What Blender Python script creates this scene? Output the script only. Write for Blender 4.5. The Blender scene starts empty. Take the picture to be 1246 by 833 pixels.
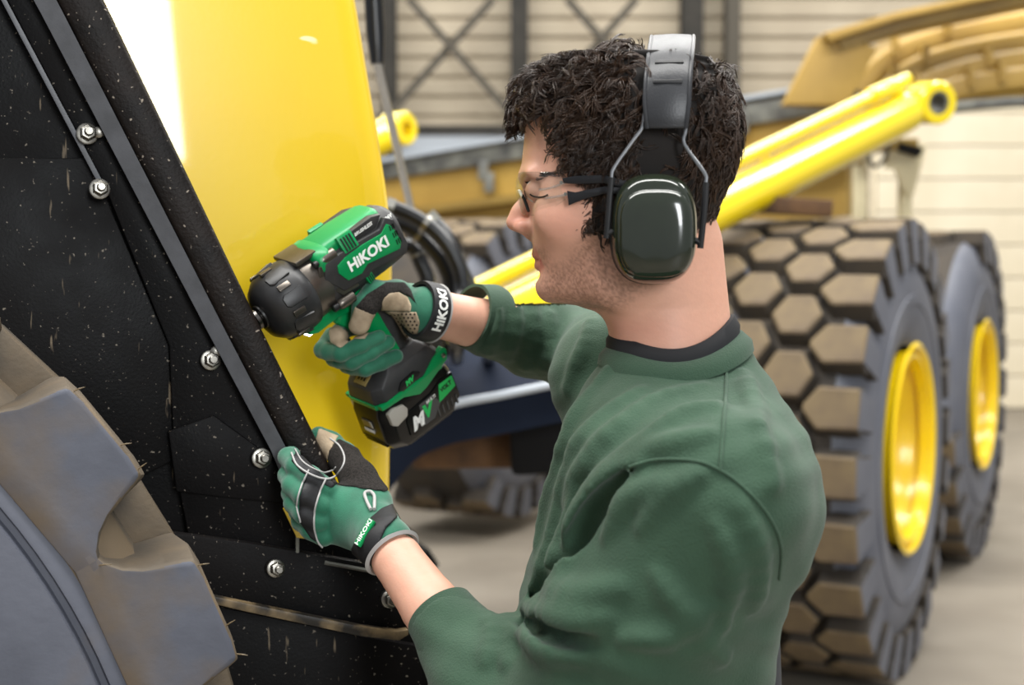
import bpy, bmesh, math, random
import numpy as np
from mathutils import Vector, Matrix, Quaternion

random.seed(7)
rng = np.random.default_rng(11)
scene = bpy.context.scene
COL = scene.collection

# ------------------------------------------------------------------ camera
W_PX, H_PX, F_PX = 1246.0, 833.0, 1730.0
CAM_Z = 1.45
PITCH = math.atan2(98.5, F_PX)            # the horizon lies at row 318
cam_data = bpy.data.cameras.new('camera')
cam = bpy.data.objects.new('camera', cam_data)
COL.objects.link(cam)
cam_data.sensor_width = 36.0
cam_data.lens = 36.0 * F_PX / W_PX
cam_data.clip_start = 0.05
cam_data.clip_end = 200
cam.location = (0, 0, CAM_Z)
cam.rotation_euler = (math.pi / 2 - PITCH, 0, 0)
cam_data.dof.use_dof = True
cam_data.dof.focus_distance = 1.48
cam_data.dof.aperture_fstop = 4.6
scene.camera = cam

# ------------------------------------------------------------------ light
world = bpy.data.worlds.new('hall_light')
scene.world = world
world.use_nodes = True
wn = world.node_tree.nodes
wn['Background'].inputs[0].default_value = (0.93, 0.96, 1.0, 1)
wn['Background'].inputs[1].default_value = 0.40


def area(name, loc, target, sx, sy, power, col=(1, 1, 1)):
    d = bpy.data.lights.new(name, 'AREA')
    d.shape = 'RECTANGLE'
    d.size, d.size_y = sx, sy
    d.energy = power
    d.color = col
    o = bpy.data.objects.new(name, d)
    COL.objects.link(o)
    o.location = loc
    o.rotation_euler = (Vector(target) - Vector(loc)).to_track_quat('-Z', 'Y').to_euler()
    return o


# roof lights of the hall and unseen daylight, shaped to cover the hood's glare
area('roof_light_front', (-.8, .6, 7.5), (-.8, .6, 0), 10, 1.6, 860, (1.0, .985, .95))
area('roof_light_middle', (1.5, 6.0, 7.5), (1.5, 6.0, 0), 12, 1.6, 820, (1.0, .985, .95))
area('roof_light_rear', (1.5, 10.5, 7.5), (1.5, 10.5, 0), 12, 1.6, 640, (1.0, .985, .95))
area('glare_daylight', (3.2, -7.0, 3.75), (3.2, 0, 3.75), 1.8, 3.7, 400, (.95, .98, 1.0))

vs = scene.view_settings
vs.view_transform = 'Standard'
vs.look = 'None'
vs.gamma = 1.0
vs.exposure = 0.34
vs.use_curve_mapping = False

# ------------------------------------------------------------------ pixel -> ray
cp, sp = math.cos(PITCH), math.sin(PITCH)


def ray(u, v):
    x = (u - W_PX / 2) / F_PX
    y = (H_PX / 2 - v) / F_PX
    return Vector((x, cp + sp * y, -sp + cp * y))


CAM = Vector((0, 0, CAM_Z))


def P(u, v, d):
    """point at pixel (u, v) whose distance along the floor (world Y) is d metres"""
    r = ray(u, v)
    return CAM + r * (d / r.y)


def on_plane(u, v, p0, n):
    r = ray(u, v)
    return CAM + r * ((p0 - CAM).dot(n) / r.dot(n))


# ------------------------------------------------------------------ materials
MATS = {}


def mat(name, col, rough=.5, metal=0., col2=None, scale=20., bump=0., bscale=60., detail=4., spec=.5, coat=0.,
        lo=.35, hi=.65, sheen=0., trans=0., ior=1.45, rough2=None, emit=0., sss=0.):
    m = bpy.data.materials.new(name)
    m.use_nodes = True
    nt = m.node_tree
    b = nt.nodes['Principled BSDF']
    b.inputs['Base Color'].default_value = (*col, 1)
    b.inputs['Roughness'].default_value = rough
    b.inputs['Metallic'].default_value = metal
    b.inputs['Specular IOR Level'].default_value = spec
    b.inputs['Coat Weight'].default_value = coat
    b.inputs['Coat Roughness'].default_value = .05
    b.inputs['Sheen Weight'].default_value = sheen
    b.inputs['Transmission Weight'].default_value = trans
    b.inputs['IOR'].default_value = ior
    if sss:
        b.inputs['Subsurface Weight'].default_value = sss
        b.inputs['Subsurface Radius'].default_value = (.012, .005, .003)
        b.inputs['Subsurface Scale'].default_value = 1.0
    if emit:
        b.inputs['Emission Color'].default_value = (*col, 1)
        b.inputs['Emission Strength'].default_value = emit
    tc = nt.nodes.new('ShaderNodeTexCoord')
    if col2 is not None or rough2 is not None:
        n = nt.nodes.new('ShaderNodeTexNoise')
        n.inputs['Scale'].default_value = scale
        n.inputs['Detail'].default_value = detail
        nt.links.new(tc.outputs['Object'], n.inputs['Vector'])
        mr = nt.nodes.new('ShaderNodeMapRange')
        mr.inputs['From Min'].default_value = lo
        mr.inputs['From Max'].default_value = hi
        nt.links.new(n.outputs['Fac'], mr.inputs['Value'])
        if col2 is not None:
            mx = nt.nodes.new('ShaderNodeMix')
            mx.data_type = 'RGBA'
            mx.inputs[6].default_value = (*col, 1)
            mx.inputs[7].default_value = (*col2, 1)
            nt.links.new(mr.outputs[0], mx.inputs[0])
            nt.links.new(mx.outputs[2], b.inputs['Base Color'])
        if rough2 is not None:
            m2 = nt.nodes.new('ShaderNodeMapRange')
            m2.inputs['To Min'].default_value = rough
            m2.inputs['To Max'].default_value = rough2
            nt.links.new(mr.outputs[0], m2.inputs['Value'])
            nt.links.new(m2.outputs[0], b.inputs['Roughness'])
    if bump:
        n2 = nt.nodes.new('ShaderNodeTexNoise')
        n2.inputs['Scale'].default_value = bscale
        n2.inputs['Detail'].default_value = 3
        nt.links.new(tc.outputs['Object'], n2.inputs['Vector'])
        bp = nt.nodes.new('ShaderNodeBump')
        bp.inputs['Strength'].default_value = bump
        bp.inputs['Distance'].default_value = .002
        nt.links.new(n2.outputs['Fac'], bp.inputs['Height'])
        nt.links.new(bp.outputs['Normal'], b.inputs['Normal'])
    MATS[name] = m
    return m


def overlay(name, col, scale, lo, hi, rough=None, stretch=(1, 1, 1), rot=(0, 0, 0), detail=2., voronoi=False):
    """specks, scratches or dust of another colour laid over a material"""
    m = MATS[name]
    nt = m.node_tree
    b = nt.nodes['Principled BSDF']
    tc = [n for n in nt.nodes if n.type == 'TEX_COORD'][0]
    mp = nt.nodes.new('ShaderNodeMapping')
    mp.inputs['Scale'].default_value = stretch
    mp.inputs['Rotation'].default_value = rot
    nt.links.new(tc.outputs['Object'], mp.inputs['Vector'])
    n = nt.nodes.new('ShaderNodeTexNoise')
    n.inputs['Scale'].default_value = scale
    n.inputs['Detail'].default_value = detail
    nt.links.new(mp.outputs[0], n.inputs['Vector'])
    mr = nt.nodes.new('ShaderNodeMapRange')
    mr.inputs['From Min'].default_value = lo
    mr.inputs['From Max'].default_value = hi
    nt.links.new(n.outputs['Fac'], mr.inputs['Value'])
    mx = nt.nodes.new('ShaderNodeMix')
    mx.data_type = 'RGBA'
    src = b.inputs['Base Color']
    if src.is_linked:
        nt.links.new(src.links[0].from_socket, mx.inputs[6])
    else:
        mx.inputs[6].default_value = src.default_value
    mx.inputs[7].default_value = (*col, 1)
    nt.links.new(mr.outputs[0], mx.inputs[0])
    nt.links.new(mx.outputs[2], src)
    return m


def H(s):
    """sRGB hex -> linear rgb"""
    c = [int(s[i:i + 2], 16) / 255 for i in (0, 2, 4)]
    return tuple(x / 12.92 if x <= .04045 else ((x + .055) / 1.055) ** 2.4 for x in c)


mat('concrete', H('857d71'), .55, col2=H('746c61'), scale=1.6, bump=.15, bscale=30)
overlay('concrete', H('6c665d'), .9, .56, .75, detail=5)
mat('cladding', H('a99d88'), .6, col2=H('9c907c'), scale=2.)
mat('door_cream', H('d5cab2'), .5, col2=H('ccc0a6'), scale=2.)
mat('dark_steel', H('262420'), .6, col2=H('302d28'), scale=6, spec=.25)
mat('brace_steel', H('474239'), .6, spec=.3)
mat('pale_blue', H('a9b0b8'), .4)
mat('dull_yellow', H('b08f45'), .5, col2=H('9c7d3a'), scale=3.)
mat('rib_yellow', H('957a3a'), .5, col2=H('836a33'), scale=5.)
mat('edge_steel', H('4a4a48'), .4, col2=H('77776f'), scale=9.)
mat('yellow_paint', H('f2d60a'), .25, coat=1., spec=.5)
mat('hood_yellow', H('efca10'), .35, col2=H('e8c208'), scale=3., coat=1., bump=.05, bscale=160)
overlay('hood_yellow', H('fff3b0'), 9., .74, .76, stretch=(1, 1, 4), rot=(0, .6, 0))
mat('rim_yellow', H('f0cb00'), .3, coat=.3)
mat('rubber_tread', H('6f5f45'), .75, col2=H('57493a'), scale=7., bump=.3, bscale=60)
mat('rubber_side', H('62646c'), .6, col2=H('555862'), scale=5., bump=.1, bscale=50)
mat('rubber_carcass', H('2e2a26'), .8, col2=H('3d352b'), scale=6.)
mat('navy_paint', H('1c2331'), .7, col2=H('171c28'), scale=3., spec=.05)
mat('black_matte', H('0c0c0e'), .7, spec=.2)
mat('black_gloss', H('0e0f11'), .28)
mat('wood_dark', H('5e4124'), .7, col2=H('452e19'), scale=14., bump=.3, bscale=40)
mat('chrome', H('c9ccd0'), .18, metal=1.)
mat('zinc', H('96938b'), .32, metal=1., col2=H('6f6c66'), scale=60.)
mat('cream_paint', H('d8cda8'), .5)
# near machine
mat('fender_black', H('09090a'), .42, col2=H('100e0e'), scale=9., bump=.15, bscale=300, rough2=.6, spec=.12)
overlay('fender_black', H('7d756a'), 230., .69, .74)
overlay('fender_black', H('6e6252'), 150., .70, .75, stretch=(1, 1, .12), rot=(0, .45, 0))
mat('bar_black', H('0d0a09'), .5, col2=H('1a1411'), scale=22., bump=.35, bscale=260, spec=.2)
overlay('bar_black', H('8c8276'), 170., .68, .73)
mat('flange_lit_grey', H('66686d'), .42, col2=H('5a5c60'), scale=40., bump=.1, bscale=400)  # light caught by the black flange is put into this grey
mat('worn_edge', H('78664a'), .5, col2=H('1d1913'), scale=28., lo=.42, hi=.6)
mat('near_rubber', H('585b66'), .55, col2=H('484b55'), scale=7., bump=.18, bscale=90, rough2=.68)
overlay('near_rubber', H('65553f'), 5., .50, .70, detail=6)
mat('near_rubber_dusty', H('6b5c48'), .7, col2=H('4a443c'), scale=8., bump=.3, bscale=120)

# ------------------------------------------------------------------ mesh helpers


class MB:
    def __init__(s):
        s.v, s.f = [], []

    def add(s, verts, faces):
        k = len(s.v)
        s.v += [tuple(p) for p in verts]
        s.f += [tuple(i + k for i in f) for f in faces]
        return s

    def box(s, c, size, rot=None):
        c = Vector(c)
        R = rot if rot is not None else Matrix.Identity(3)
        vs_ = []
        for z in (-.5, .5):
            for y in (-.5, .5):
                for x in (-.5, .5):
                    vs_.append(c + R @ Vector((x * size[0], y * size[1], z * size[2])))
        return s.add(vs_, [(0, 2, 3, 1), (4, 5, 7, 6), (0, 1, 5, 4), (2, 6, 7, 3), (0, 4, 6, 2), (1, 3, 7, 5)])

    def prism(s, pts, ext):
        """closed polygon of 3D points extruded by the vector ext"""
        n = len(pts)
        ext = Vector(ext)
        a = [Vector(p) for p in pts]
        b = [p + ext for p in a]
        fs = [tuple(range(n))[::-1], tuple(range(n, 2 * n))]
        fs += [(i, (i + 1) % n, n + (i + 1) % n, n + i) for i in range(n)]
        return s.add(a + b, fs)

    def tube(s, path, r, n=10, caps=True, flat=1.0, up=None):
        path = [Vector(p) for p in path]
        rs = r if isinstance(r, (list, tuple)) else [r] * len(path)
        m = len(path)
        t0 = (path[1] - path[0]).normalized()
        ref = Vector(up) if up is not None else (Vector((0, 0, 1)) if abs(t0.z) < .9 else Vector((1, 0, 0)))
        nx = t0.cross(ref).normalized()
        vs_, fs = [], []
        for i in range(m):
            t = (path[min(i + 1, m - 1)] - path[max(i - 1, 0)]).normalized()
            nx = (nx - t * nx.dot(t)).normalized()
            ny = t.cross(nx)
            for k in range(n):
                a = 2 * math.pi * k / n
                vs_.append(path[i] + nx * (rs[i] * math.cos(a)) + ny * (rs[i] * flat * math.sin(a)))
        for i in range(m - 1):
            for k in range(n):
                k2 = (k + 1) % n
                fs.append((i * n + k, i * n + k2, (i + 1) * n + k2, (i + 1) * n + k))
        if caps:
            fs.append(tuple(range(n))[::-1])
            fs.append(tuple((m - 1) * n + k for k in range(n)))
        return s.add(vs_, fs)

    def lathe(s, prof, o, ax, n=32, ref=None, closed=False, caps=True):
        """profile of (along, radius) turned about the axis ax through o"""
        o, ax = Vector(o), Vector(ax).normalized()
        ref = Vector(ref) if ref is not None else (Vector((0, 0, 1)) if abs(ax.z) < .9 else Vector((1, 0, 0)))
        e1 = (ref - ax * ref.dot(ax)).normalized()
        e2 = ax.cross(e1)
        vs_, fs = [], []
        m = len(prof)
        for (a, r) in prof:
            for k in range(n):
                t = 2 * math.pi * k / n
                vs_.append(o + ax * a + e1 * (r * math.cos(t)) + e2 * (r * math.sin(t)))
        for i in range(m if closed else m - 1):
            j = (i + 1) % m
            for k in range(n):
                k2 = (k + 1) % n
                fs.append((i * n + k, i * n + k2, j * n + k2, j * n + k))
        if not closed and caps:
            if prof[0][1] > 1e-6:
                fs.append(tuple(range(n))[::-1])
            if prof[-1][1] > 1e-6:
                fs.append(tuple((m - 1) * n + k for k in range(n)))
        return s.add(vs_, fs)

    def loft(s, rings, caps=True):
        n = len(rings[0])
        vs_, fs = [], []
        for r in rings:
            vs_ += list(r)
        for i in range(len(rings) - 1):
            for k in range(n):
                k2 = (k + 1) % n
                fs.append((i * n + k, i * n + k2, (i + 1) * n + k2, (i + 1) * n + k))
        if caps:
            fs.append(tuple(range(n))[::-1])
            fs.append(tuple((len(rings) - 1) * n + k for k in range(n)))
        return s.add(vs_, fs)

    def mesh(s, name, bevel=0., segs=2, smooth=False, ang=35):
        me = bpy.data.meshes.new(name)
        bm = bmesh.new()
        vv = [bm.verts.new(p) for p in s.v]
        for f in s.f:
            try:
                bm.faces.new([vv[i] for i in f])
            except ValueError:
                pass
        bmesh.ops.remove_doubles(bm, verts=bm.verts, dist=1e-6)
        bmesh.ops.recalc_face_normals(bm, faces=bm.faces)
        if bevel:
            es = [e for e in bm.edges if len(e.link_faces) == 2 and e.calc_face_angle(0) > math.radians(ang)]
            if es:
                bmesh.ops.bevel(bm, geom=es, offset=bevel, offset_type='OFFSET', segments=segs, profile=.6,
                                affect='EDGES', clamp_overlap=True)
        bm.to_mesh(me)
        bm.free()
        if smooth:
            smooth_mesh(me, ang)
        return me


def smooth_mesh(me, ang=35):
    me.polygons.foreach_set('use_smooth', [True] * len(me.polygons))
    if ang < 180:
        me.set_sharp_from_angle(angle=math.radians(ang))


def put(name, me, material, parent=None, local=False):
    o = bpy.data.objects.new(name, me)
    COL.objects.link(o)
    if material is not None and not me.materials:
        me.materials.append(MATS[material] if isinstance(material, str) else material)
    if parent is not None:
        o.parent = parent
        if not local:
            o.matrix_parent_inverse = world_of(parent).inverted()
    return o


def world_of(o):
    m = Matrix.LocRotScale(o.location, o.rotation_euler, o.scale)
    if o.parent is not None:
        m = world_of(o.parent) @ o.matrix_parent_inverse @ m
    return m


def part(name, mb, material, parent=None, bevel=0., segs=2, smooth=True, ang=35, local=False):
    return put(name, mb.mesh(name, bevel, segs, smooth, ang), material, parent, local)


def tag(o, label, cat=None, group=None, kind=None):
    o['label'] = label
    if cat:
        o['category'] = cat
    if group:
        o['group'] = group
    if kind:
        o['kind'] = kind
    return o


def empty(name, loc, label, cat, group=None, rot=None):
    o = bpy.data.objects.new(name, None)
    COL.objects.link(o)
    o.location = loc
    if rot is not None:
        o.rotation_euler = rot.to_euler()
    o.empty_display_size = .05
    return tag(o, label, cat, group)


def bez(pts, n):
    """Catmull-Rom through the points, n samples per span"""
    p = [Vector(q) for q in pts]
    p = [p[0] * 2 - p[1]] + p + [p[-1] * 2 - p[-2]]
    out = []
    for i in range(1, len(p) - 2):
        for k in range(n):
            t = k / n
            a, b, c, d = p[i - 1], p[i], p[i + 1], p[i + 2]
            out.append(.5 * ((2 * b) + (c - a) * t + (2 * a - 5 * b + 4 * c - d) * t * t + (3 * b - a - 3 * c + d) * t ** 3))
    out.append(p[-2])
    return out


def text_mesh(body, size, bold=0., shear=0., extrude=.0004):
    c = bpy.data.curves.new('lettering', 'FONT')
    c.body = body
    c.size = size
    c.offset = bold
    c.shear = shear
    c.extrude = extrude
    c.align_x = 'CENTER'
    c.align_y = 'CENTER'
    c.resolution_u = 3
    o = bpy.data.objects.new('lettering', c)
    COL.objects.link(o)
    dg = bpy.context.evaluated_depsgraph_get()
    me = bpy.data.meshes.new_from_object(o.evaluated_get(dg), depsgraph=dg)
    bpy.data.objects.remove(o)
    bpy.data.curves.remove(c)
    me.materials.clear()
    me.name = 'lettering'
    return me
# ================================================================== the hall
WALL_Y = 14.0
mb = MB().box((2, 8, -.05), (34, 30, .1))
floor = tag(part('floor', mb, 'concrete'), 'grey polished concrete workshop floor', kind='structure')
mb = MB().box((2, WALL_Y + .1, 5), (34, .12, 10))
wall = tag(part('wall_back', mb, 'cladding'), 'beige ribbed metal cladding wall of the hall', kind='structure')
pm = MB()
rib = [(0, 0), (0, -.012), (.02, -.035), (.15, -.035), (.17, -.012), (.17, 0)]
pm.prism([(-17, y, z) for z, y in rib], (34, 0, 0))
plank_me = pm.mesh('cladding_plank')
for i in range(52):
    o = put('cladding_plank', plank_me, 'cladding', wall)
    o.location = (2, WALL_Y + .04, .02 + i * .19)

# sectional door of cream panels at the right of the wall
dpos = P(1060, 300, WALL_Y - .1)
mb = MB().box((7.2, WALL_Y - .02, 1.75), (7.4, .06, 3.5))
door = tag(part('door_1', mb, 'door_cream'), 'cream sectional hall door of wide horizontal panels', kind='structure')
pm = MB().box((7.2, WALL_Y - .08, 0), (7.3, .07, .31))
pme = pm.mesh('door_panel', .012)
for i in range(11):
    o = put('door_panel', pme, 'door_cream', door)
    o.location = (0, 0, .17 + i * .32)

# steel frame of the hall
for (u, w, lab) in ((474, .13, 'dark steel hall column beside the yellow hood edge'),
                    (632, .17, 'dark steel hall column between the two cross braces'),
                    (841, .20, 'broad dark steel hall column above the ear muffs'),
                    (890, .13, 'narrow grey steel hall column next to the curved dump body')):
    p = P(u, 100, WALL_Y - .25)
    c = empty('steel_column', (p.x, WALL_Y - .25, 0), lab, 'column')
    mat_ = 'dark_steel' if u < 880 else 'brace_steel'
    part('column_web', MB().box((p.x, WALL_Y - .25, 5), (w * .4, .2, 10)), mat_, c)
    part('column_flange', MB().box((p.x, WALL_Y - .36, 5), (w, .03, 10)), mat_, c)
    part('column_flange', MB().box((p.x, WALL_Y - .13, 5), (w, .03, 10)), mat_, c)
    part('base_plate', MB().box((p.x, WALL_Y - .25, .015), (w + .12, .32, .03)), mat_, c)


def bar_between(name, a, b, w, d, m, lab, cat):
    a, b = Vector(a), Vector(b)
    t = (b - a).normalized()
    s_ = t.cross(Vector((0, 1, 0))).normalized() * w / 2
    mb_ = MB().prism([a + s_, a - s_, b - s_, b + s_], (0, d, 0))
    return tag(part(name, mb_, m), lab, cat)


dW = WALL_Y - .52
bar_between('cross_brace', P(497, -2, dW), P(632, 150, dW), .07, .05, 'brace_steel',
            'diagonal steel brace falling towards the column, beside the yellow hood', 'brace')
bar_between('cross_brace', P(600, -2, dW + .06), P(476, 135, dW + .06), .07, .05, 'brace_steel',
            'diagonal steel brace crossing behind another, beside the yellow hood', 'brace')
bar_between('cross_brace', P(690, -2, dW), P(841, 170, dW), .07, .05, 'brace_steel',
            'diagonal steel brace falling behind the man\'s curly hair', 'brace')
bar_between('cross_brace', P(775, -2, dW + .06), P(632, 160, dW + .06), .07, .05, 'brace_steel',
            'diagonal steel brace rising above the man\'s curly hair', 'brace')
a, b = P(474, 158, dW - .10), P(890, 158, dW - .10)
bar_between('wall_rail', (a.x - 6, dW - .10, a.z), (b.x + .1, dW - .10, a.z), .09, .08, 'dark_steel',
            'dark horizontal steel rail along the cladding wall', 'rail')
a = P(560, 181, WALL_Y)
mb = MB().box((a.x - 1.5, WALL_Y - .03, a.z), (7.5, .05, .24))
tag(part('trim_1', mb, 'pale_blue'), 'pale blue-grey strip on the wall below the dark rail', kind='structure')

# ================================================================== dump truck
TA = math.radians(27)
TDIR = Vector((math.sin(TA), math.cos(TA), 0))     # along the truck, away from the camera
TOUT = Vector((math.cos(TA), -math.sin(TA), 0))    # towards its right-hand side
TR, TW = .80, .62
wheel1 = P(1108, 540, 4.93)
wheel1.z = TR
truck = empty('dump_truck', (wheel1.x - TOUT.x, wheel1.y - TOUT.y, 0),
              'yellow articulated dump truck with big hexagonal-tread tyres behind the man', 'truck')


def arc_pt(c, out, ang, r, w):
    """ang measured in the wheel plane from -TDIR-ish front over the top"""
    f = out.cross(Vector((0, 0, 1))).normalized()
    return c + out * w + (f * math.cos(ang) + Vector((0, 0, 1)) * math.sin(ang)) * r


HEX = {}


def tread_block(kind, h=.052):
    """block in a local frame: x across (outwards), y along the circumference, z radial"""
    if kind in HEX:
        return HEX[kind]
    if kind == 'hex':
        base = [(-.098, 0), (-.05, -.088), (.05, -.088), (.098, 0), (.05, .088), (-.05, .088)]
        q = .82
        mb_ = MB().loft([[(x, y, -.012) for x, y in base], [(x * q, y * q, h) for x, y in base]])
    else:   # shoulder lug folding down over the sidewall
        s = 1 if kind == 'out' else -1
        base = [(-.105, -.01), (-.05, -.082), (.085, -.078), (.085, .078), (-.05, .082), (-.105, .01)]
        top = [(x * (.84 if x < 0 else 1), y * .8) for x, y in base]
        mb_ = MB()
        r0 = [(s * x, y, -.02) for x, y in base]
        r1 = [(s * x, y, h) for x, y in top]
        mb_.loft([r0, r1])
        # side lug
        o = [(.085, -.066, h - .002), (.085, .066, h - .002), (.098, .05, -.11), (.098, -.05, -.11)]
        i_ = [(.04, -.066, h - .01), (.04, .066, h - .01), (.06, .05, -.11), (.06, -.05, -.11)]
        mb_.loft([[(s * x, y, z) for x, y, z in i_], [(s * x, y, z) for x, y, z in o]])
    me = mb_.mesh('tread_block', .006, 1)
    HEX[kind] = me
    me.materials.append(MATS['rubber_tread'])
    me.materials.append(MATS['rubber_side'])
    me.materials.append(MATS['rubber_carcass'])
    for p in me.polygons:
        if kind != 'hex' and abs(p.normal.x) > .8:
            p.material_index = 1
        elif p.normal.z < .6:
            p.material_index = 2
    return me


def truck_wheel(c, out, parent, a0=0., a1=360., rim=True):
    """tyre whose outer face centre is c"""
    cc = c - out * (TW / 2)
    w = TW / 2
    prof = [(-w + .03, .36), (-w - .005, .46), (-w, .60), (-w + .045, TR - .085), (-w + .09, TR - .052),
            (w - .09, TR - .052), (w - .045, TR - .085), (w, .60), (w + .005, .46), (w - .03, .36)]
    mb_ = MB().lathe(prof, cc, out, 72, caps=False)
    ty = part('tyre', mb_, 'rubber_carcass', parent, smooth=True, ang=50)
    ty.data.materials.append(MATS['rubber_side'])
    for p in ty.data.polygons:
        if abs(Vector(p.normal).dot(out)) > .55:
            p.material_index = 1
    ring = part('bead_ring', MB().lathe([(w - .004, .50), (w + .008, .505), (w + .008, .535), (w - .004, .54)], cc, out, 64, caps=False),
                'rubber_side', ty)
    N = 24
    cols = [(-.225, 'in', .5), (-.072, 'hex', 0), (.078, 'hex', .5), (.225, 'out', 0)]
    f = out.cross(Vector((0, 0, 1))).normalized()
    for (w_, kind, ph) in cols:
        for k in range(N):
            a = 360 * (k + ph) / N
            if not (a0 <= a <= a1):
                continue
            ar = math.radians(a)
            rad = f * math.cos(ar) + Vector((0, 0, 1)) * math.sin(ar)
            tan = rad.cross(out)
            R = Matrix((out, tan, rad)).transposed()
            if R.determinant() < 0:
                R = Matrix((out, -tan, rad)).transposed()
            o = put('tread_block', tread_block(kind), None, ty)
            pos = cc + out * w_ + rad * (TR - .052)
            o.matrix_world = Matrix.Translation(pos) @ R.to_4x4()
            o.matrix_parent_inverse = Matrix.Identity(4)
            o.matrix_basis = Matrix.Translation(pos) @ R.to_4x4()
            o.matrix_parent_inverse = world_of(ty).inverted()
    if rim:
        pr = [(w + .012, .372), (w + .02, .36), (w + .012, .345), (w - .05, .335), (w - .075, .325), (w - .10, .31),
              (w - .22, .295), (w - .24, .27), (w - .25, .12), (w - .19, .10), (w - .19, .0)]
        rm = part('rim', MB().lathe(pr, cc, out, 56, caps=False), 'rim_yellow', parent, ang=40)
        part('lock_ring', MB().lathe([(w - .01, .338), (w + .006, .332), (w + .006, .318), (w - .03, .312)], cc, out, 56, caps=False),
             'rim_yellow', rm)
        for k in range(10):
            t = 2 * math.pi * k / 10
            up = Vector((0, 0, 1))
            q = cc + out * (w - .245) + (f * math.cos(t) + up * math.sin(t)) * .2
            part('wheel_nut', MB().lathe([(0, .022), (.035, .022), (.035, 0)], q, out, 6), 'edge_steel', rm)
    return ty


truck_wheel(wheel1, TOUT, truck)
wheel2 = P(1196, 500, 6.95)
wheel2.z = TR
truck_wheel(wheel2, TOUT, truck, 80, 360)
w3 = P(640, 300, 7.6)
w3.z = TR + .08
truck_wheel(w3, TOUT, truck, 60, 300)

# axle housings and chassis rails
for wc in (wheel1, wheel2):
    c0 = wc - TOUT * .3
    part('axle', MB().tube([c0, c0 - TOUT * 2.2], .16, 16), 'black_matte', truck)
for k in (.75, 1.45):
    a = wheel1 - TOUT * k - TDIR * .5
    b = a + TDIR * 2.8
    a.z = b.z = 1.02
    s_ = TOUT * .06
    up = Vector((0, 0, .17))
    part('chassis_rail', MB().prism([a - s_ - up, a + s_ - up, a + s_ + up, a - s_ + up], b - a), 'dull_yellow', truck, .01)

# hoist cylinder lying over the tyre on a timber block
e1 = P(1108, 133, 5.55)
e0 = P(520, 432, 4.0)
ax = (e0 - e1).normalized()
cyl = empty('hoist_cylinder', e0, 'bright yellow hydraulic cylinder with ring eye lying across the tyre', 'hydraulic cylinder')
L = (e0 - e1).length
part('barrel', MB().lathe([(.0, .0), (.0, .05), (.04, .077), (.09, .08), (L - .18, .08), (L - .18, .088), (L - .08, .088), (L - .08, .03)],
                          e1, ax, 40), 'yellow_paint', cyl, ang=30)
part('piston_rod', MB().tube([e1 + ax * (L - .10), e0], .04, 20), 'chrome', cyl)
side = ray(1132, 125).normalized()
yax = ax.cross(side).normalized()
eax = (side * -.86 + Vector((.5, 0, 0))).normalized()
ec = P(1132, 125, 5.55)
part('eye', MB().lathe([(-.06, .046), (-.06, .075), (-.05, .083), (.05, .083), (.06, .075), (.06, .046)], ec, eax, 36, closed=True),
     'yellow_paint', cyl, ang=30)
part('eye_bush', MB().lathe([(-.055, .036), (-.055, .047), (.055, .047), (.055, .036)], ec, eax, 32, closed=True), 'edge_steel', cyl)
pipe_n = Vector((0, 0, 1)) - ax * ax.z
pipe_n.normalize()
p0 = P(1078, 112, 5.45)
off = pipe_n * .115 - side * .02
pth = [e1 + ax * .06 + pipe_n * .085, e1 + ax * .10 + off, e1 + ax * .16 + off, e1 + ax * (L - .3) + off, e1 + ax * (L - .22) + pipe_n * .09]
part('oil_pipe', MB().tube(bez(pth, 5), .026, 12), 'yellow_paint', cyl)
part('pipe_union', MB().tube([e1 + ax * .10 + off, e1 + ax * .24 + off], .034, 12), 'yellow_paint', cyl, .004)
for t in (.9, 1.9):
    part('pipe_clamp', MB().box(e1 + ax * t + pipe_n * .09, (.05, .06, .07), Matrix((ax, side, pipe_n)).transposed()), 'yellow_paint', cyl, .005)

# the other cylinder, its ring eye showing beside the hood
q1 = P(484, 157, 6.2)
q0 = P(380, 205, 5.9)
ax2 = (q0 - q1).normalized()
cyl2 = empty('hoist_cylinder', q0, 'yellow hydraulic cylinder eye peeping out beside the glossy hood', 'hydraulic cylinder')
part('barrel', MB().lathe([(.05, .04), (.06, .07), (.12, .078), (1.4, .078), (1.4, .0)], q1, ax2, 32), 'yellow_paint', cyl2)
part('eye', MB().lathe([(-.055, .035), (-.055, .066), (-.045, .074), (.045, .074), (.055, .066), (.055, .035)], q1,
                       Vector((.8, -.6, 0)), 32, closed=True), 'yellow_paint', cyl2)

# timber block on the tyre
tb = P(962, 251, 4.94)
R = Matrix.Rotation(math.radians(-8), 3, 'Z') @ Matrix.Rotation(math.radians(4), 3, 'Y')
tag(part('timber_block', MB().box(tb, (.28, .09, .058), R), 'wood_dark', None, .006),
    'dark brown timber block wedged on the tyre under the yellow cylinder', 'timber')

# ================================================================== dump body behind
db = empty('tipping_skip', P(960, 318, 8.0), 'dull yellow tipping skip with curved ribs resting on cream legs behind the tyres', 'skip')
db.location.z = 0
lA, lB = P(440, 212, 9.2), P(1036, 122, 7.6)
ln = (lB - lA).normalized()
nrm = Vector((-ln.y, ln.x, 0)).normalized()


def strip(name, u0, v0a, v0b, u1, v1a, v1b, d0, d1, th, m, bev=0.):
    a_, b_, c_, e_ = P(u0, v0a, d0), P(u1, v1a, d1), P(u1, v1b, d1), P(u0, v0b, d0)
    return part(name, MB().prism([a_, b_, c_, e_], nrm * th), m, db, bev)


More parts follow.
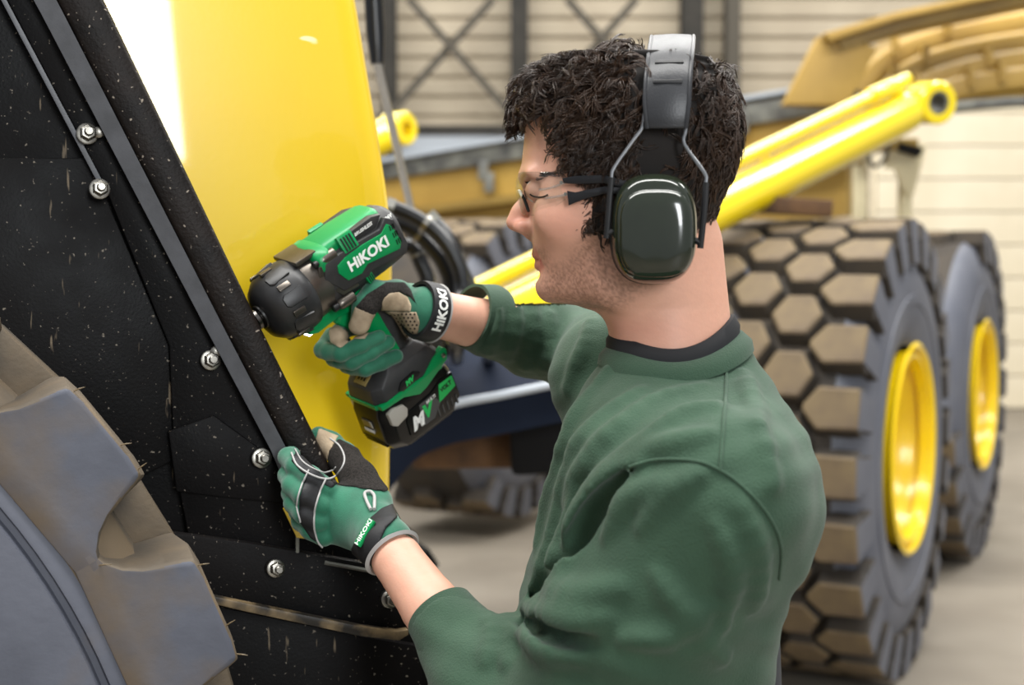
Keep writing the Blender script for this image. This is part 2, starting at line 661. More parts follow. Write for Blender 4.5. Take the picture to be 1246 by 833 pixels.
strip('top_rail', 440, 200, 222, 1036, 106, 133, 9.2, 7.6, .25, 'edge_steel', .01)
strip('rail_highlight', 440, 196, 201, 960, 107, 112, 9.15, 7.75, .30, 'pale_blue')  # pale sliver standing in for the white highlight on the rail top
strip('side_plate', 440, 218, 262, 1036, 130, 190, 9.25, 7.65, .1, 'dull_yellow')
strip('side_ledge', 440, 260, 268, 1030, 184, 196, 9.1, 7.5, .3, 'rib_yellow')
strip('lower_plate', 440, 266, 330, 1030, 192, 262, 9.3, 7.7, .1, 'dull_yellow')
for (u, v) in ((590, 208), (597, 222), (905, 150)):
    q = P(u, v, 8.72 if u < 700 else 7.92)
    part('lug_plate', MB().box(q - nrm * .02, (.06, .06, .12)), 'edge_steel', db, .006)
# end plate and curved underside
d = 7.5
part('end_plate', MB().prism([P(954, 127, d), P(996, 45, d), P(1006, 38, d), P(1068, 58, d), P(1032, 128, d)], (0, .12, 0)), 'dull_yellow', db, .01)
part('end_flange', MB().prism([P(1004, 40, d - .1), P(1090, 14, d - .1), P(1300, -30, d - .1), P(1300, -22, d - .1), P(1092, 23, d - .1), P(1010, 50, d - .1)],
                              (0, .35, 0)), 'dull_yellow', db, .008)
part('hem_rail', MB().prism([P(1020, 50, d - .02), P(1092, 24, d - .02), P(1300, -20, d - .02), P(1300, -6, d - .02), P(1100, 36, d - .02), P(1026, 60, d - .02)], (0, .3, 0)),
     'rib_yellow', db)
arcs = [[(1032, 140), (1046, 112), (1068, 84), (1102, 62), (1150, 46), (1222, 32), (1330, 12)],
        [(1068, 140), (1082, 112), (1104, 90), (1138, 74), (1180, 63), (1230, 54), (1330, 40)],
        [(1094, 138), (1108, 118), (1132, 101), (1164, 89), (1200, 81), (1240, 75), (1330, 64)],
        [(1118, 138), (1136, 121), (1160, 110), (1190, 103), (1215, 99), (1250, 95), (1330, 88)]]
edge = [(1140, 140), (1156, 130), (1180, 126), (1205, 124), (1230, 122), (1260, 121), (1330, 118)]
top = [(1020, 130), (1036, 96), (1060, 60), (1096, 36), (1150, 18), (1222, -2), (1330, -30)]
rows = [top] + arcs + [edge]
grid = []
for i, row in enumerate(rows):
    grid.append(bez([P(u, v, 7.65 + .10 * (5 - i)) for u, v in row], 4))
mb = MB()
nC = len(grid[0])
vs_ = [p for r in grid for p in r] + [p + Vector((0, .05, 0)) for r in grid for p in r]
off_ = len(vs_) // 2
fs = []
for i in range(len(grid) - 1):
    for k in range(nC - 1):
        fs.append((i * nC + k, i * nC + k + 1, (i + 1) * nC + k + 1, (i + 1) * nC + k))
        fs.append(tuple(off_ + j for j in (i * nC + k, (i + 1) * nC + k, (i + 1) * nC + k + 1, i * nC + k + 1)))
mb.add(vs_, fs)
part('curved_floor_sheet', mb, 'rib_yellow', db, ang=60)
for i, row in enumerate(arcs):
    pth = bez([P(u, v, 7.58 + .10 * (4 - i)) for u, v in row], 5)
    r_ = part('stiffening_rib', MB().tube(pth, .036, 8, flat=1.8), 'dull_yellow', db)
    for k in (6, 13, 20):
        if (k + i) % 3 != 0:
            part('rib_gusset', MB().box(pth[k] + Vector((0, -.02, .05)), (.03, .1, .12)), 'dull_yellow', r_, .004)
part('floor_edge', MB().tube(bez([P(u, v + 2, 7.6) for u, v in edge], 4), .03, 8), 'edge_steel', db)
# stand carrying the body
st = db
for (u0, u1, u2, u3) in ((1040, 1056, 1054, 1042), (1100, 1112, 1104, 1092)):
    t0, t1 = P(u0, 178, 8.7), P(u1, 178, 8.7)
    b1, b0 = P(u2, 318, 8.7), P(u3, 318, 8.7)
    b1.z = b0.z = 0
    part('support_leg', MB().prism([t0, t1, b1, b0], (0, .12, 0)), 'cream_paint', st, .005)
part('gusset_plate', MB().prism([P(1082, 168, 8.65), P(1128, 176, 8.65), P(1112, 236, 8.65), P(1102, 236, 8.65), P(1090, 205, 8.65), P(1078, 204, 8.65)], (0, .05, 0)),
     'cream_paint', st, .005)
part('saddle', MB().prism([P(1032, 168, 8.6), P(1118, 168, 8.6), P(1118, 182, 8.6), P(1032, 182, 8.6)], (0, .3, 0)), 'rib_yellow', st, .008)
part('stop_block', MB().prism([P(1094, 172, 8.55), P(1124, 180, 8.55), P(1120, 190, 8.55), P(1096, 182, 8.55)], (0, .15, 0)), 'black_matte', st)
part('cable_loop', MB().tube(bez([P(1066, 178, 8.55), P(1058, 190, 8.52), P(1062, 202, 8.52), P(1074, 196, 8.52), P(1084, 172, 8.55)], 5), .012, 8),
     'black_matte', st)
part('foot_beam', MB().prism([Vector((P(1030, 0, 8.7).x, 8.65, 0)), Vector((P(1120, 0, 8.7).x, 8.65, 0)), Vector((P(1120, 0, 8.7).x, 8.65, .08)),
                              Vector((P(1030, 0, 8.7).x, 8.65, .08))], (0, .25, 0)), 'cream_paint', st)

# ================================================================== machine with navy mudguard behind the wrench
mg = empty('mudguard', P(590, 318, 3.6), 'dark navy steel mudguard with a highlight painted along its edge, behind the wrench', 'mudguard')
mg.location.z = 0
d0 = 3.4
sec = [(452, 520), (470, 470), (500, 440), (545, 424), (600, 418), (680, 414), (800, 412)]
low = [(452, 600), (470, 545), (505, 512), (550, 492), (610, 480), (690, 464), (800, 446)]
ra = bez([P(u, v, d0 + .35) for u, v in sec], 5)
rb = bez([P(u, v, d0) for u, v in low], 5)
mb = MB()
n_ = len(ra)
vs_ = ra + rb + [p + Vector((0, .02, -.02)) for p in ra] + [p + Vector((0, .02, -.02)) for p in rb]
fs = []
for k in range(n_ - 1):
    fs += [(k, k + 1, n_ + k + 1, n_ + k), (2 * n_ + k, 3 * n_ + k, 3 * n_ + k + 1, 2 * n_ + k + 1), (n_ + k, n_ + k + 1, 3 * n_ + k + 1, 3 * n_ + k)]
mb.add(vs_, fs)
part('top_sheet', mb, 'navy_paint', mg, ang=50)
part('edge_highlight', MB().tube([p + Vector((0, -.01, .0)) for p in rb[12:]], .010, 8), 'pale_blue', mg)  # pale tube that paints the highlight line along the sheet edge
lowb = bez([P(u, v, d0 + .02) for u, v in [(452, 660), (470, 605), (505, 560), (550, 540), (610, 528), (690, 512), (800, 494)]], 5)
mb = MB().add(rb + lowb + [p + Vector((0, .03, 0)) for p in rb] + [p + Vector((0, .03, 0)) for p in lowb],
              [(k, k + 1, n_ + k + 1, n_ + k) for k in range(n_ - 1)] + [(2 * n_ + k, 3 * n_ + k, 3 * n_ + k + 1, 2 * n_ + k + 1) for k in range(n_ - 1)])
part('side_skirt', mb, 'navy_paint', mg, ang=50)
part('tank_box', MB().prism([P(500, 528, 3.75), P(700, 505, 3.75), P(700, 570, 3.75), P(500, 572, 3.75)], (0, .5, 0)), 'wood_dark', mg, .02)
part('step_box', MB().prism([P(618, 470, 3.55), P(720, 455, 3.55), P(720, 575, 3.55), P(622, 580, 3.55)], (0, .4, 0)), 'black_matte', mg, .02)
t = P(745, 560, 3.7)
part('bracket_leg', MB().box((t.x, 3.8, t.z / 2), (.1, .1, t.z)), 'black_matte', mg)
# low black wheel in its shadow
wc = P(375, 640, 4.1)
mb = MB().lathe([(-.15, .16), (-.16, .24), (-.12, .36), (-.08, .38), (.08, .38), (.12, .36), (.16, .24), (.15, .16)], Vector((wc.x, 4.1, .38)),
                (.35, -.94, 0), 40)
tw = empty('trolley_wheel', (wc.x, 4.1, 0), 'small black rubber wheel in the shade under the navy mudguard', 'wheel')
part('tyre', mb, 'black_matte', tw)
part('hub', MB().lathe([(-.14, 0), (-.14, .165), (.13, .165), (.13, 0)], Vector((wc.x, 4.1, .38)), (.35, -.94, 0), 24), 'edge_steel', tw)
for k in range(22):
    t = 2 * math.pi * k / 22
    axv = Vector((.35, -.94, 0)).normalized()
    f = axv.cross(Vector((0, 0, 1))).normalized()
    rad = f * math.cos(t) + Vector((0, 0, 1)) * math.sin(t)
    if t > math.pi * 1.3 and t < math.pi * 1.7:
        continue
    part('tread_block', MB().box(Vector((wc.x, 4.1, .38)) + rad * .385, (.30, .06, .03), Matrix((axv, rad.cross(axv), rad)).transposed()), 'black_matte', tw)

# silver stay rod, black hoses beside the hood
rod = empty('stay_rod', P(500, 262, 3.0), 'slim silver stay rod leaning beside the yellow hood', 'rod')
part('rod_shaft', MB().tube([P(458, 72, 3.0), P(505, 275, 3.2), P(541, 428, 3.66)], .009, 14), 'chrome', rod)
part('rod_sleeve', MB().tube([P(440, -260, 3.0), P(453, -30, 3.0), P(457, 40, 3.0), P(459, 78, 3.0)], [.02, .02, .02, .014], 14), 'black_gloss', rod)
part('rod_foot', MB().tube([P(537, 412, 3.6), P(541, 428, 3.66)], .016, 12), 'black_matte', rod)
hs = [[(470, 250), (500, 262), (530, 282), (552, 312), (562, 350), (556, 420)], [(462, 268), (495, 275), (520, 296), (540, 322), (548, 356), (530, 420)],
      [(470, 300), (500, 300), (512, 320), (520, 352), (500, 420)], [(520, 262), (545, 290), (562, 330), (576, 360), (594, 420)]]
for i, hpts in enumerate(hs):
    ho = empty('hydraulic_hose', P(*hpts[0], 2.9), ['black hydraulic hose making the widest full loop behind the impact wrench', 'black hydraulic hose nested just inside the widest hose loop',
                                                      'short black hydraulic hose bending innermost behind the impact wrench', 'black hydraulic hose running down outside the hose loops, over the glove cuff'][i],
               'hose', 'hoses behind the wrench')
    pth = bez([P(u, v, 2.9 + .06 * i) for u, v in hpts] + [P(hpts[-1][0], 437, 3.5 + .06 * i)], 6)
    part('hose', MB().tube(pth, .017, 10), 'black_gloss', ho)
    part('hose_clamp', MB().tube(pth[9:11], .020, 10), 'zinc', ho)
    part('hose_fitting', MB().tube(pth[0:3], .021, 6), 'edge_steel', ho)
# ================================================================== the machine being worked on
MN = Vector((.25, -.968, 0)).normalized()          # faces the camera
MX = Vector((MN.y * -1, MN.x, 0)).normalized()     # along the machine, to the right
M0 = Vector((-.3, 1.50, 0))


def M(u, v, off=0.):
    """pixel on the machine's side plane, off metres behind it"""
    return on_plane(u, v, M0 - MN * off, MN)


mach = empty('construction_machine', (-1.2, 1.7, 0),
             'black and yellow construction machine with a chunky dusty tyre, worked on by the man', 'machine')


def plate(name, px, off, th, m, bevel=.002, parent=None):
    return part(name, MB().prism([M(u, v, off) for u, v in px], -MN * th), m, parent or mach, bevel)


# ---- black fender plates (outlines as they run on the machine)
plate('rear_plate', [(-330, -320), (-38, -320), (40, -120), (110, 20), (290, 394), (372, 560), (420, 640), (522, 720), (522, 1010), (-330, 1010)], .15, .012, 'fender_black')
plate('mounting_strip', [(-160, -320), (-112, -320), (10, -90), (262, 420), (338, 548), (366, 622), (392, 690), (230, 655), (212, 560), (206, 420), (126, 222)], .125, .012, 'fender_black')
plate('seam_plate', [(-330, 192), (108, 192), (206, 420), (212, 560), (150, 590), (-330, 590)], .135, .01, 'fender_black')
# angle: flange, its lit face painted grey, bent up to the dark outer bar
lp = [(-129, -320), (-8, -90), (52, 20), (251, 400), (330, 548), (352, 600)]
rp = [(-99, -320), (22, -90), (79, 20), (273, 400), (352, 552), (372, 600)]
mb = MB()
A = [M(u, v, .100) for u, v in lp]
B = [M(u, v, .088) for u, v in rp]
A2 = [p - MN * .012 for p in A]
B2 = [p - MN * .012 for p in B]
rings = [[a, b, b2, a2] for a, b, a2, b2 in zip(A, B, A2, B2)]
part('bent_flange', MB().loft(rings), 'flange_lit_grey', mach)
bl = [(20, -90), (78, 20), (272, 400), (350, 548), (388, 562)]
br = [(82, -90), (136, 20), (315, 394), (398, 560), (404, 566)]
rings = []
for (a, b) in (((-101, -320), (-39, -320)), (bl[0], br[0]), (bl[1], br[1]), (bl[2], br[2]), (bl[3], br[3]), ((362, 572), (412, 590))):
    p, q = M(*a, .086), M(*b, .086)
    w_ = q - p
    ring = [p - MN * .03, p + w_ * .03 - MN * .004, p + w_ * .10 + MN * .001, p + w_ * .5 + MN * .002, p + w_ * .92 + MN * .001, q - MN * .005,
            q - MN * .046, q - w_ * .15 - MN * .05]
    rings.append(ring)
part('outer_bar', MB().loft(rings), 'bar_black', mach, .0015, 1, ang=50)
# thin edge plate on the left of the strip
plate('edge_lip', [(-168, -320), (-162, -320), (128, 226), (122, 228)], .120, .014, 'flange_lit_grey', .0005)

# lower step, bracket, base plates
low = plate('lower_flange', [(150, 640), (300, 660), (440, 684), (472, 700), (494, 724), (500, 752), (497, 770), (486, 778), (440, 772), (300, 742), (215, 722), (150, 700)], .10, .016, 'fender_black', .003)
part('worn_lip', MB().prism([M(u, v, .085) for u, v in [(215, 716), (300, 734), (440, 762), (484, 768), (497, 766), (497, 772), (486, 779), (440, 774), (300, 744), (215, 724)]], -MN * .014),
     'worn_edge', low, .001)
part('weld_line', MB().tube([M(u, v, .10) for u, v in [(395, 684), (450, 694), (470, 702)]], .0025, 6), 'edge_steel', low)
plate('lower_skirt', [(150, 715), (300, 745), (445, 775), (512, 786), (521, 800), (521, 1000), (150, 1000)], .128, .014, 'fender_black')
plate('toe_plate', [(205, 525), (260, 505), (330, 556), (356, 612), (300, 608), (215, 598)], .118, .008, 'fender_black')
br_ = plate('yellow_bracket', [(344, 618), (366, 620), (382, 657), (361, 654)], .09, .006, 'hood_yellow', .001)
part('bracket_hole', MB().lathe([(0, .0035), (.002, .0035), (.002, 0)], M(364, 631, .0895), MN, 14), 'black_matte', br_)
part('bracket_pin', MB().tube([M(362, 650, .1), M(362, 672, .1)], .002, 8), 'edge_steel', br_)
plate('inner_wall', [(400, 598), (472, 602), (498, 650), (512, 760), (400, 760)], .20, .02, 'fender_black')


# ---- bolts
def bolt(u, v, off, r=.0115, tilt=(0, 0)):
    p = M(u, v, off)
    ax_ = (MN + MX * tilt[0] + Vector((0, 0, tilt[1]))).normalized()
    b = part('bolt', MB().lathe([(-.004, 0), (-.004, r), (.003, r), (.0035, r * .9), (.0035, 0)], p, ax_, 24), 'zinc', mach)
    part('bolt_head', MB().lathe([(.003, r * .78), (.012, r * .78), (.0135, r * .66), (.0135, 0)], p, ax_, 6), 'zinc', b, .0006)
    part('bolt_end', MB().lathe([(.0135, r * .42), (.02, r * .42), (.021, r * .34), (.021, 0)], p, ax_, 12), 'zinc', b)
    q = p + MX * .012 + Vector((0, 0, -.003)) - MN * .012
    return b


for (u, v, o_, r_) in ((106, 163, .115, 0.0117), (121, 230, .115, 0.0113), (256, 438, .115, 0.0113), (318, 557, .108, 0.0113),
                       (335, 691, .09, 0.0103), (474, 728, .09, 0.0108)):
    bolt(u, v, o_, r_, (.15, .1))
for (u, v) in ((120, 162), (262, 427)):
    part('bolt', MB().lathe([(0, .006), (.012, .006), (.013, .004), (.013, 0)], M(u, v, .12), MN, 14), 'zinc', mach)

# ---- glossy yellow hood
edge_uv = [(390, -420), (418, -130), (428, -20), (435, 17), (447, 90), (459, 160), (469, 225), (476, 285), (477, 350), (476, 450), (474, 560), (472, 680)]
ev = np.array([v for _, v in edge_uv], float)
eu = np.array([u for u, _ in edge_uv], float)
rows = np.linspace(-420, 680, 56)
NCOL = 40
gf, gb = [], []
for v in rows:
    ue = float(np.interp(v, ev, eu))
    rf, rk = [], []
    for k in range(NCOL):
        t = k / (NCOL - 1)
        u = 20 + (ue - 20) * min(1, t * 1.04)
        roll = max(0., t - .93) / .07
        off = .27 + .05 * t * t + .06 * roll ** 2 + .02 * ((max(v, -130) - 100) / 400) ** 2 - .0003 * min(0, v + 130)
        p = M(u, v, off)
        rf.append(p)
        rk.append(p - MN * .03 - MX * .012 * roll)
    gf.append(rf)
    gb.append(rk)
vs_ = [p for r in gf for p in r] + [p for r in gb for p in r]
nR = len(rows)
o_ = nR * NCOL
fs = []
for i in range(nR - 1):
    for k in range(NCOL - 1):
        fs.append((i * NCOL + k, i * NCOL + k + 1, (i + 1) * NCOL + k + 1, (i + 1) * NCOL + k))
        fs.append(tuple(o_ + j for j in (i * NCOL + k, (i + 1) * NCOL + k, (i + 1) * NCOL + k + 1, i * NCOL + k + 1)))
    fs.append((i * NCOL + NCOL - 1, (i + 1) * NCOL + NCOL - 1, o_ + (i + 1) * NCOL + NCOL - 1, o_ + i * NCOL + NCOL - 1))
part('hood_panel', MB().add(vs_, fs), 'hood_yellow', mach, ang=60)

# ---- the big tyre in front
NR_ = .80
d_t = .10
tc_ = M0 + MX * -.762 + MN * d_t
tc_.z = NR_ + .003

def wheel_angle(u, v):
    q = M(u, v, -d_t) - tc_
    return math.degrees(math.atan2(q.z, q.dot(MX)))

tw_ = .24                                    # axial depth in front of the fender
c_out = tc_
prof = [(-tw_, .45), (-tw_, .70), (-tw_ + .03, .745), (-.06, .75), (-.03, .735), (-.012, .718), (0, .698), (.004, .684), (.004, .681), (-.006, .678),
        (-.006, .672), (.006, .669), (.012, .60), (.010, .50), (-.01, .42), (-.04, .38), (-.04, .36), (-.12, .34)]
ty = part('tyre', MB().lathe(prof, c_out, MN, 144, caps=False), 'near_rubber', mach, ang=60)
ty.data.materials.append(MATS['near_rubber_dusty'])
for p in ty.data.polygons:
    q_ = p.center - c_out
    if (q_ - MN * q_.dot(MN)).length > .700:
        p.material_index = 1
pr = [(-.03, .365), (-.01, .37), (-.01, .355), (-.06, .34), (-.16, .32), (-.17, .12), (-.12, .1), (-.12, 0)]
part('rim', MB().lathe(pr, c_out, MN, 64, caps=False), 'rim_yellow', mach, ang=40)
half = [(.0, .80), (.030, .80), (.052, .797), (.056, .787), (.060, .772), (.066, .752), (.075, .735), (.088, .722), (.104, .715), (.104, .694)]
polyc = half[1:] + [(-y, z) for y, z in half[::-1]][:-1]
mb = MB()
ring0, ring1, ring2, ring3 = [], [], [], []
for (y, z) in polyc:
    t = max(0., (z - .715) / .085)
    ring0.append((.0055 if z > .70 else .004, y, z))
    ring1.append((.0015, y * 1.0 + (.004 if y > 0 else -.004) * t, z + .004 * t))
    ring2.append((-.05, y + (.012 if y > 0 else -.012) * t, z + .002 * t))
    ring3.append((-.12, y + (.016 if y > 0 else -.016) * t, z - .012 * t))
mb.loft([ring0, ring1, ring2, ring3])
lug_me = mb.mesh('side_lug', .0035, 2, True, 30)
lug_me.materials.append(MATS['near_rubber'])
lug_me.materials.append(MATS['near_rubber_dusty'])
for p in lug_me.polygons:
    if p.normal.x < .75:
        p.material_index = 1
wh = MB().tube([(0, 0, 0), (.004, 0, .006), (.006, .001, .012)], [.0007, .0007, .0004], 5)
wh_me = wh.mesh('rubber_whisker')
wh_me.materials.append(MATS['worn_edge'])
inner = MB().loft([[(-.125, y, z - .012) for y, z in ((-.05, .80), (.05, .80), (.085, .735), (-.085, .735))],
                   [(-.232, y, z - .02) for y, z in ((-.05, .80), (.05, .80), (.085, .735), (-.085, .735))]]).mesh('tread_block', .01, 2, True)
inner.materials.append(MATS['near_rubber_dusty'])
fx = MN.cross(Vector((0, 0, 1))).normalized()
ang0 = .5 * (wheel_angle(96, 459) + wheel_angle(180, 570))      # centre line of the upper lug in view
NL = 24
print('lug pitch', ang0 - .5 * (wheel_angle(231, 656) + wheel_angle(274, 767)))
for k in range(NL):
    a = math.radians(ang0 + k * 360 / NL)
    # wheel-plane directions as seen from the camera: MX to the right, Z up
    rad = MX * math.cos(a) + Vector((0, 0, 1)) * math.sin(a)
    tan = rad.cross(MN)
    R4 = Matrix((MN, tan, rad)).transposed()
    if R4.determinant() < 0:
        tan = -tan
        R4 = Matrix((MN, tan, rad)).transposed()
    for nm, me, dk in (('side_lug', lug_me, 0), ('tread_block', inner, 7.5)):
        if dk:
            a2 = a + math.radians(dk)
            rad2 = MX * math.cos(a2) + Vector((0, 0, 1)) * math.sin(a2)
            t2 = rad2.cross(MN)
            Rm = Matrix((MN, t2, rad2)).transposed()
            if Rm.determinant() < 0:
                Rm = Matrix((MN, -t2, rad2)).transposed()
        else:
            Rm = R4
        o = put(nm, me, None, ty)
        o.matrix_basis = Matrix.Translation(c_out) @ Rm.to_4x4()
        o.matrix_parent_inverse = world_of(ty).inverted()
    if k in (0, 1, NL - 1, NL - 2):
        for (y, z, x) in ((-.048, .801, .0), (.02, .802, .0), (.05, .80, .0), (.1, .716, .005)):
            o = put('rubber_whisker', wh_me, None, ty)
            o.matrix_basis = Matrix.Translation(c_out + MN * x + tan * y + rad * z) @ R4.to_4x4() @ Matrix.Rotation(random.uniform(-.5, .5), 4, 'X')
            o.matrix_parent_inverse = world_of(ty).inverted()
# ================================================================== cordless impact wrench
mat('tool_green', H('00884a'), .35, spec=.5, bump=.05, bscale=900)
mat('tool_black', H('2a2a2b'), .5, col2=H('313030'), scale=80., bump=.12, bscale=1500)
mat('tool_dark', H('141414'), .42)
mat('gear_case', H('6b655e'), .32, metal=.85, col2=H('5c5650'), scale=30.)
mat('bumper_black', H('1b1b1c'), .42, col2=H('242425'), scale=40., spec=.6)
mat('battery_black', H('0b0b0c'), .3)
mat('button_grey', H('a9a49b'), .45)
mat('white_print', H('f2f2ee'), .5)
mat('lime_print', H('1fb658'), .5)
mat('grey_print', H('4b4b4b'), .5)
mat('gauge_gold', H('8d7a4a'), .35)
mat('led_white', (1, 1, 1), .3, emit=6.)
mat('socket_steel', H('5e5b58'), .3, metal=1.)

T_O = P(401, 332, 1.672)
vz = -ray(401, 332).normalized()
vx = Vector((0, 0, 1)).cross(vz).normalized()
vy = vz.cross(vx)
BV = Matrix((vx, vy, vz)).transposed()
t_f = BV @ Vector((-.76, -.504, .4)).normalized()
t_u = BV @ Vector((-.348, .844, .4))
t_u = (t_u - t_f * t_u.dot(t_f)).normalized()
t_s = t_u.cross(t_f)
T_R = Matrix((t_f, t_s, t_u)).transposed()
T_M = Matrix.Translation(T_O) @ T_R.to_4x4()


def TL(x, y, z):
    """tool coordinates in millimetres -> world"""
    return T_O + T_R @ Vector((x * .001, y * .001, z * .001))


tool = empty('impact_wrench', T_O, 'green and black cordless impact wrench in the man\'s gloved hand', 'impact wrench', rot=T_R)


def mm(pts):
    return [Vector(p) * .001 for p in pts]


def sring(x, ry, rz, zc=0., n=2.6, k=32, yc=0.):
    out = []
    for i in range(k):
        a = 2 * math.pi * (i + .5) / k
        c, s_ = math.cos(a), math.sin(a)
        out.append((x, yc + ry * math.copysign(abs(c) ** (2 / n), c), zc + rz * math.copysign(abs(s_) ** (2 / n), s_)))
    return mm(out)


def tp(name, mb_, m, parent=None, bevel=0., segs=2, ang=35):
    o = part(name, mb_, m, None, bevel, segs, True, ang)
    o.parent = parent or tool
    return o


def side_prism(pts, y0, y1):
    return MB().prism(mm([(x, y0, z) for x, z in pts]), Vector((0, (y1 - y0) * .001, 0)))


# main housing
tp('housing', MB().loft([sring(-99, 22, 24, 6), sring(-96, 28, 31, 6), sring(-88, 32, 36, 6), sring(-60, 34, 38.5, 6), sring(-20, 35, 38.5, 5), sring(8, 36, 38, 4),
                         sring(22, 36, 37, 3)]), 'tool_black', ang=60)
tp('top_cover', MB().loft([sring(-78, 22, 14, 32.5, 4), sring(-74, 25, 14.5, 33, 4), sring(-30, 27, 14.5, 33.5, 4), sring(8, 28, 14, 32, 4), sring(14, 28, 12, 30, 4)]),
   'tool_green', ang=60)
tp('top_collar', MB().loft([sring(4, 33, 15, 30, 3), sring(8, 36, 17.5, 30, 3), sring(22, 37, 18, 28, 3), sring(26, 34, 15, 27, 3)]), 'tool_green', ang=60)
for sy in (1, -1):
    fr = [(19, 30), (27, 14), (9, -12), (-28, -14), (-34, -10), (-86, -17), (-93, -6), (-86, 30), (-76, 38), (-64, 29), (-32, 31), (-6, 31)]
    f_ = tp('side_frame', side_prism(fr, 27 * sy, 37.2 * sy), 'tool_black', None, .0022, 2)
    gl = [(27, 30), (34, 14), (12, -17), (-12, -18), (-12, -13), (8, -12), (26, 14), (19, 30)]
    tp('edge_trim', side_prism(gl, 27 * sy, 35.6 * sy), 'gear_case', f_, .0008, 1)
    pn = [(6, 20), (8, 11.5), (0, -3), (-20, -5), (-31, 1), (-79, -6), (-84, 1), (-80, 25), (-74, 31), (-63, 24), (-33, 25.5), (-9, 24.5)]
    p_ = tp('side_panel', side_prism(pn, 30 * sy, 38.6 * sy), 'tool_green', None, .0012, 2)
    # louvres
    for k in range(4):
        tp('vent_slot', MB().box(mm([(-13.5 - k * 4.2, 33.5 * sy, 36)])[0], (.0016, .006, .017), Matrix.Rotation(.35 * sy, 3, 'X')), 'tool_dark')
    tp('vent_block', MB().box(mm([(-20, 32 * sy, 36.5)])[0], (.021, .006, .021), Matrix.Rotation(.35 * sy, 3, 'X')), 'tool_green', None, .001)
    for zz in (27, 17, 7):
        for k in range(3):
            tp('vent_slot', MB().box(mm([(-82 + k * 3.0 - (27 - zz) * .10, 37.6 * sy, zz - 3)])[0], (.0012, .003, .0065)), 'tool_dark', p_)
    tp('vent_block', side_prism([(-24, -14), (-34, -11), (-36, -22), (-27, -25)], 26 * sy, 34.4 * sy), 'tool_green', None, .001)
    for k in range(3):
        tp('vent_slot', side_prism([(-26.5 - k * 2.8, -14), (-27.6 - k * 2.8, -13.6), (-29.4 - k * 2.8, -23), (-28.3 - k * 2.8, -23.2)], 26 * sy, 35 * sy), 'tool_dark')
    # text strip between top cover and panel
    st_ = [(-16, 44), (-62, 46), (-76, 42), (-64, 31), (-33, 32), (-27, 36)]
    tp('badge_strip', side_prism(st_, 20 * sy, 31.5 * sy), 'tool_black', None, .002)


def tool_text(body, x, y, z, size, m, parent=None, bold=0., shear=0., rx=0., tilt=0., sx=1., name='lettering'):
    """lettering lying on the tool's left side: reads from front (+x) to the rear"""
    me = text_mesh(body, size, bold, shear, .0003)
    R_ = Matrix(((-sx, 0, 0), (0, 0, 1), (0, 1, 0))).to_4x4()
    o = put(name, me, m, parent or tool, True)
    o.matrix_basis = Matrix.Translation(Vector((x, y, z)) * .001) @ Matrix.Rotation(rx, 4, 'X') @ Matrix.Rotation(tilt, 4, 'Y') @ R_
    return o


tool_text('HiKOKI', -37, 38.9, 11.5, .0185, 'white_print', None, .0006, 0.0, 0, .03, 1.0, 'brand_lettering')
tool_text('BRUSHLESS', -46, 31.9, 38.5, .0055, 'white_print', None, .0001, .2, 0, .03, 1., 'small_lettering')
tool_text('36V', -84, 30.5, 33, .006, 'white_print', None, .0002, .2, .35, .1, 1., 'small_lettering')

# gear case, bosses, bumper, anvil, socket
tp('gear_case', MB().loft([sring(16, 35, 37, 3, 2.3), sring(24, 37.5, 39, 3, 2.2), sring(40, 39, 41, 3, 2.1), sring(60, 39, 41, 2, 2.1), sring(70, 36, 38, 2, 2.)]), 'gear_case', ang=60)
tp('case_rib', MB().box(mm([(32, 0, 43)])[0], (.03, .05, .006)), 'gear_case', None, .002)
for (y, z) in ((30, 33), (33, -25), (-30, 33), (-33, -25)):
    b_ = tp('screw_boss', MB().lathe([(-8, 7.2), (8, 7.0), (12, 6.4), (14, 5.2), (14, 0)], (0, 0, 0), (1, 0, 0), 20), 'gear_case')
    b_.data.transform(Matrix.Scale(.001, 4))
    b_.location = Vector((8, y, z)) * .001
    s_ = tp('screw', MB().lathe([(14, 4.6), (21, 4.6), (22, 3.8), (22, 0)], (0, 0, 0), (1, 0, 0), 16), 'tool_dark', b_)
    s_.data.transform(Matrix.Scale(.001, 4))
ring_ = []
NB = 48
prof = [(44, 40.5), (46, 43.0), (56, 44.2), (74, 43.2), (86, 39), (96, 31), (100, 22), (101, 15)]
for (x, r) in prof:
    ring_.append(mm([(x, r * math.cos(2 * math.pi * i / NB), 2 + r * math.sin(2 * math.pi * i / NB)) for i in range(NB)]))
bp_ = tp('bumper', MB().loft(ring_), 'bumper_black', ang=50)
for k in range(8):
    a = 2 * math.pi * (k + .5) / 8
    R_ = Matrix.Rotation(a, 3, 'X')
    q = [(58, -9), (80, -9), (84, -5), (84, 5), (80, 9), (58, 9)]
    mb_ = MB()
    lo_ = [R_ @ Vector((x, y, 38 if x < 79 else 35)) for x, y in q]
    hi_ = [R_ @ Vector((x, y * .92, 46.2 if x < 79 else 42)) for x, y in q]
    lo_ = [(v.x, v.y, v.z + 2) for v in lo_]
    hi_ = [(v.x, v.y, v.z + 2) for v in hi_]
    mb_.loft([mm(lo_), mm(hi_)])
    tp('bumper_pad', mb_, 'bumper_black', bp_, .0012, 2)
    a2 = 2 * math.pi * k / 8
    R2 = Matrix.Rotation(a2, 3, 'X')
    tp('bumper_slot', MB().box(R2 @ Vector((.074, 0, .0435)) + Vector((0, 0, .002)), (.016, .007, .003), R2), 'gear_case', bp_, .001)
def xl(prof_, m, nm, n=24, par=None):
    o = tp(nm, MB().lathe([(a * .001, r * .001) for a, r in prof_], (0, 0, .002), (1, 0, 0), n), m, par)
    return o


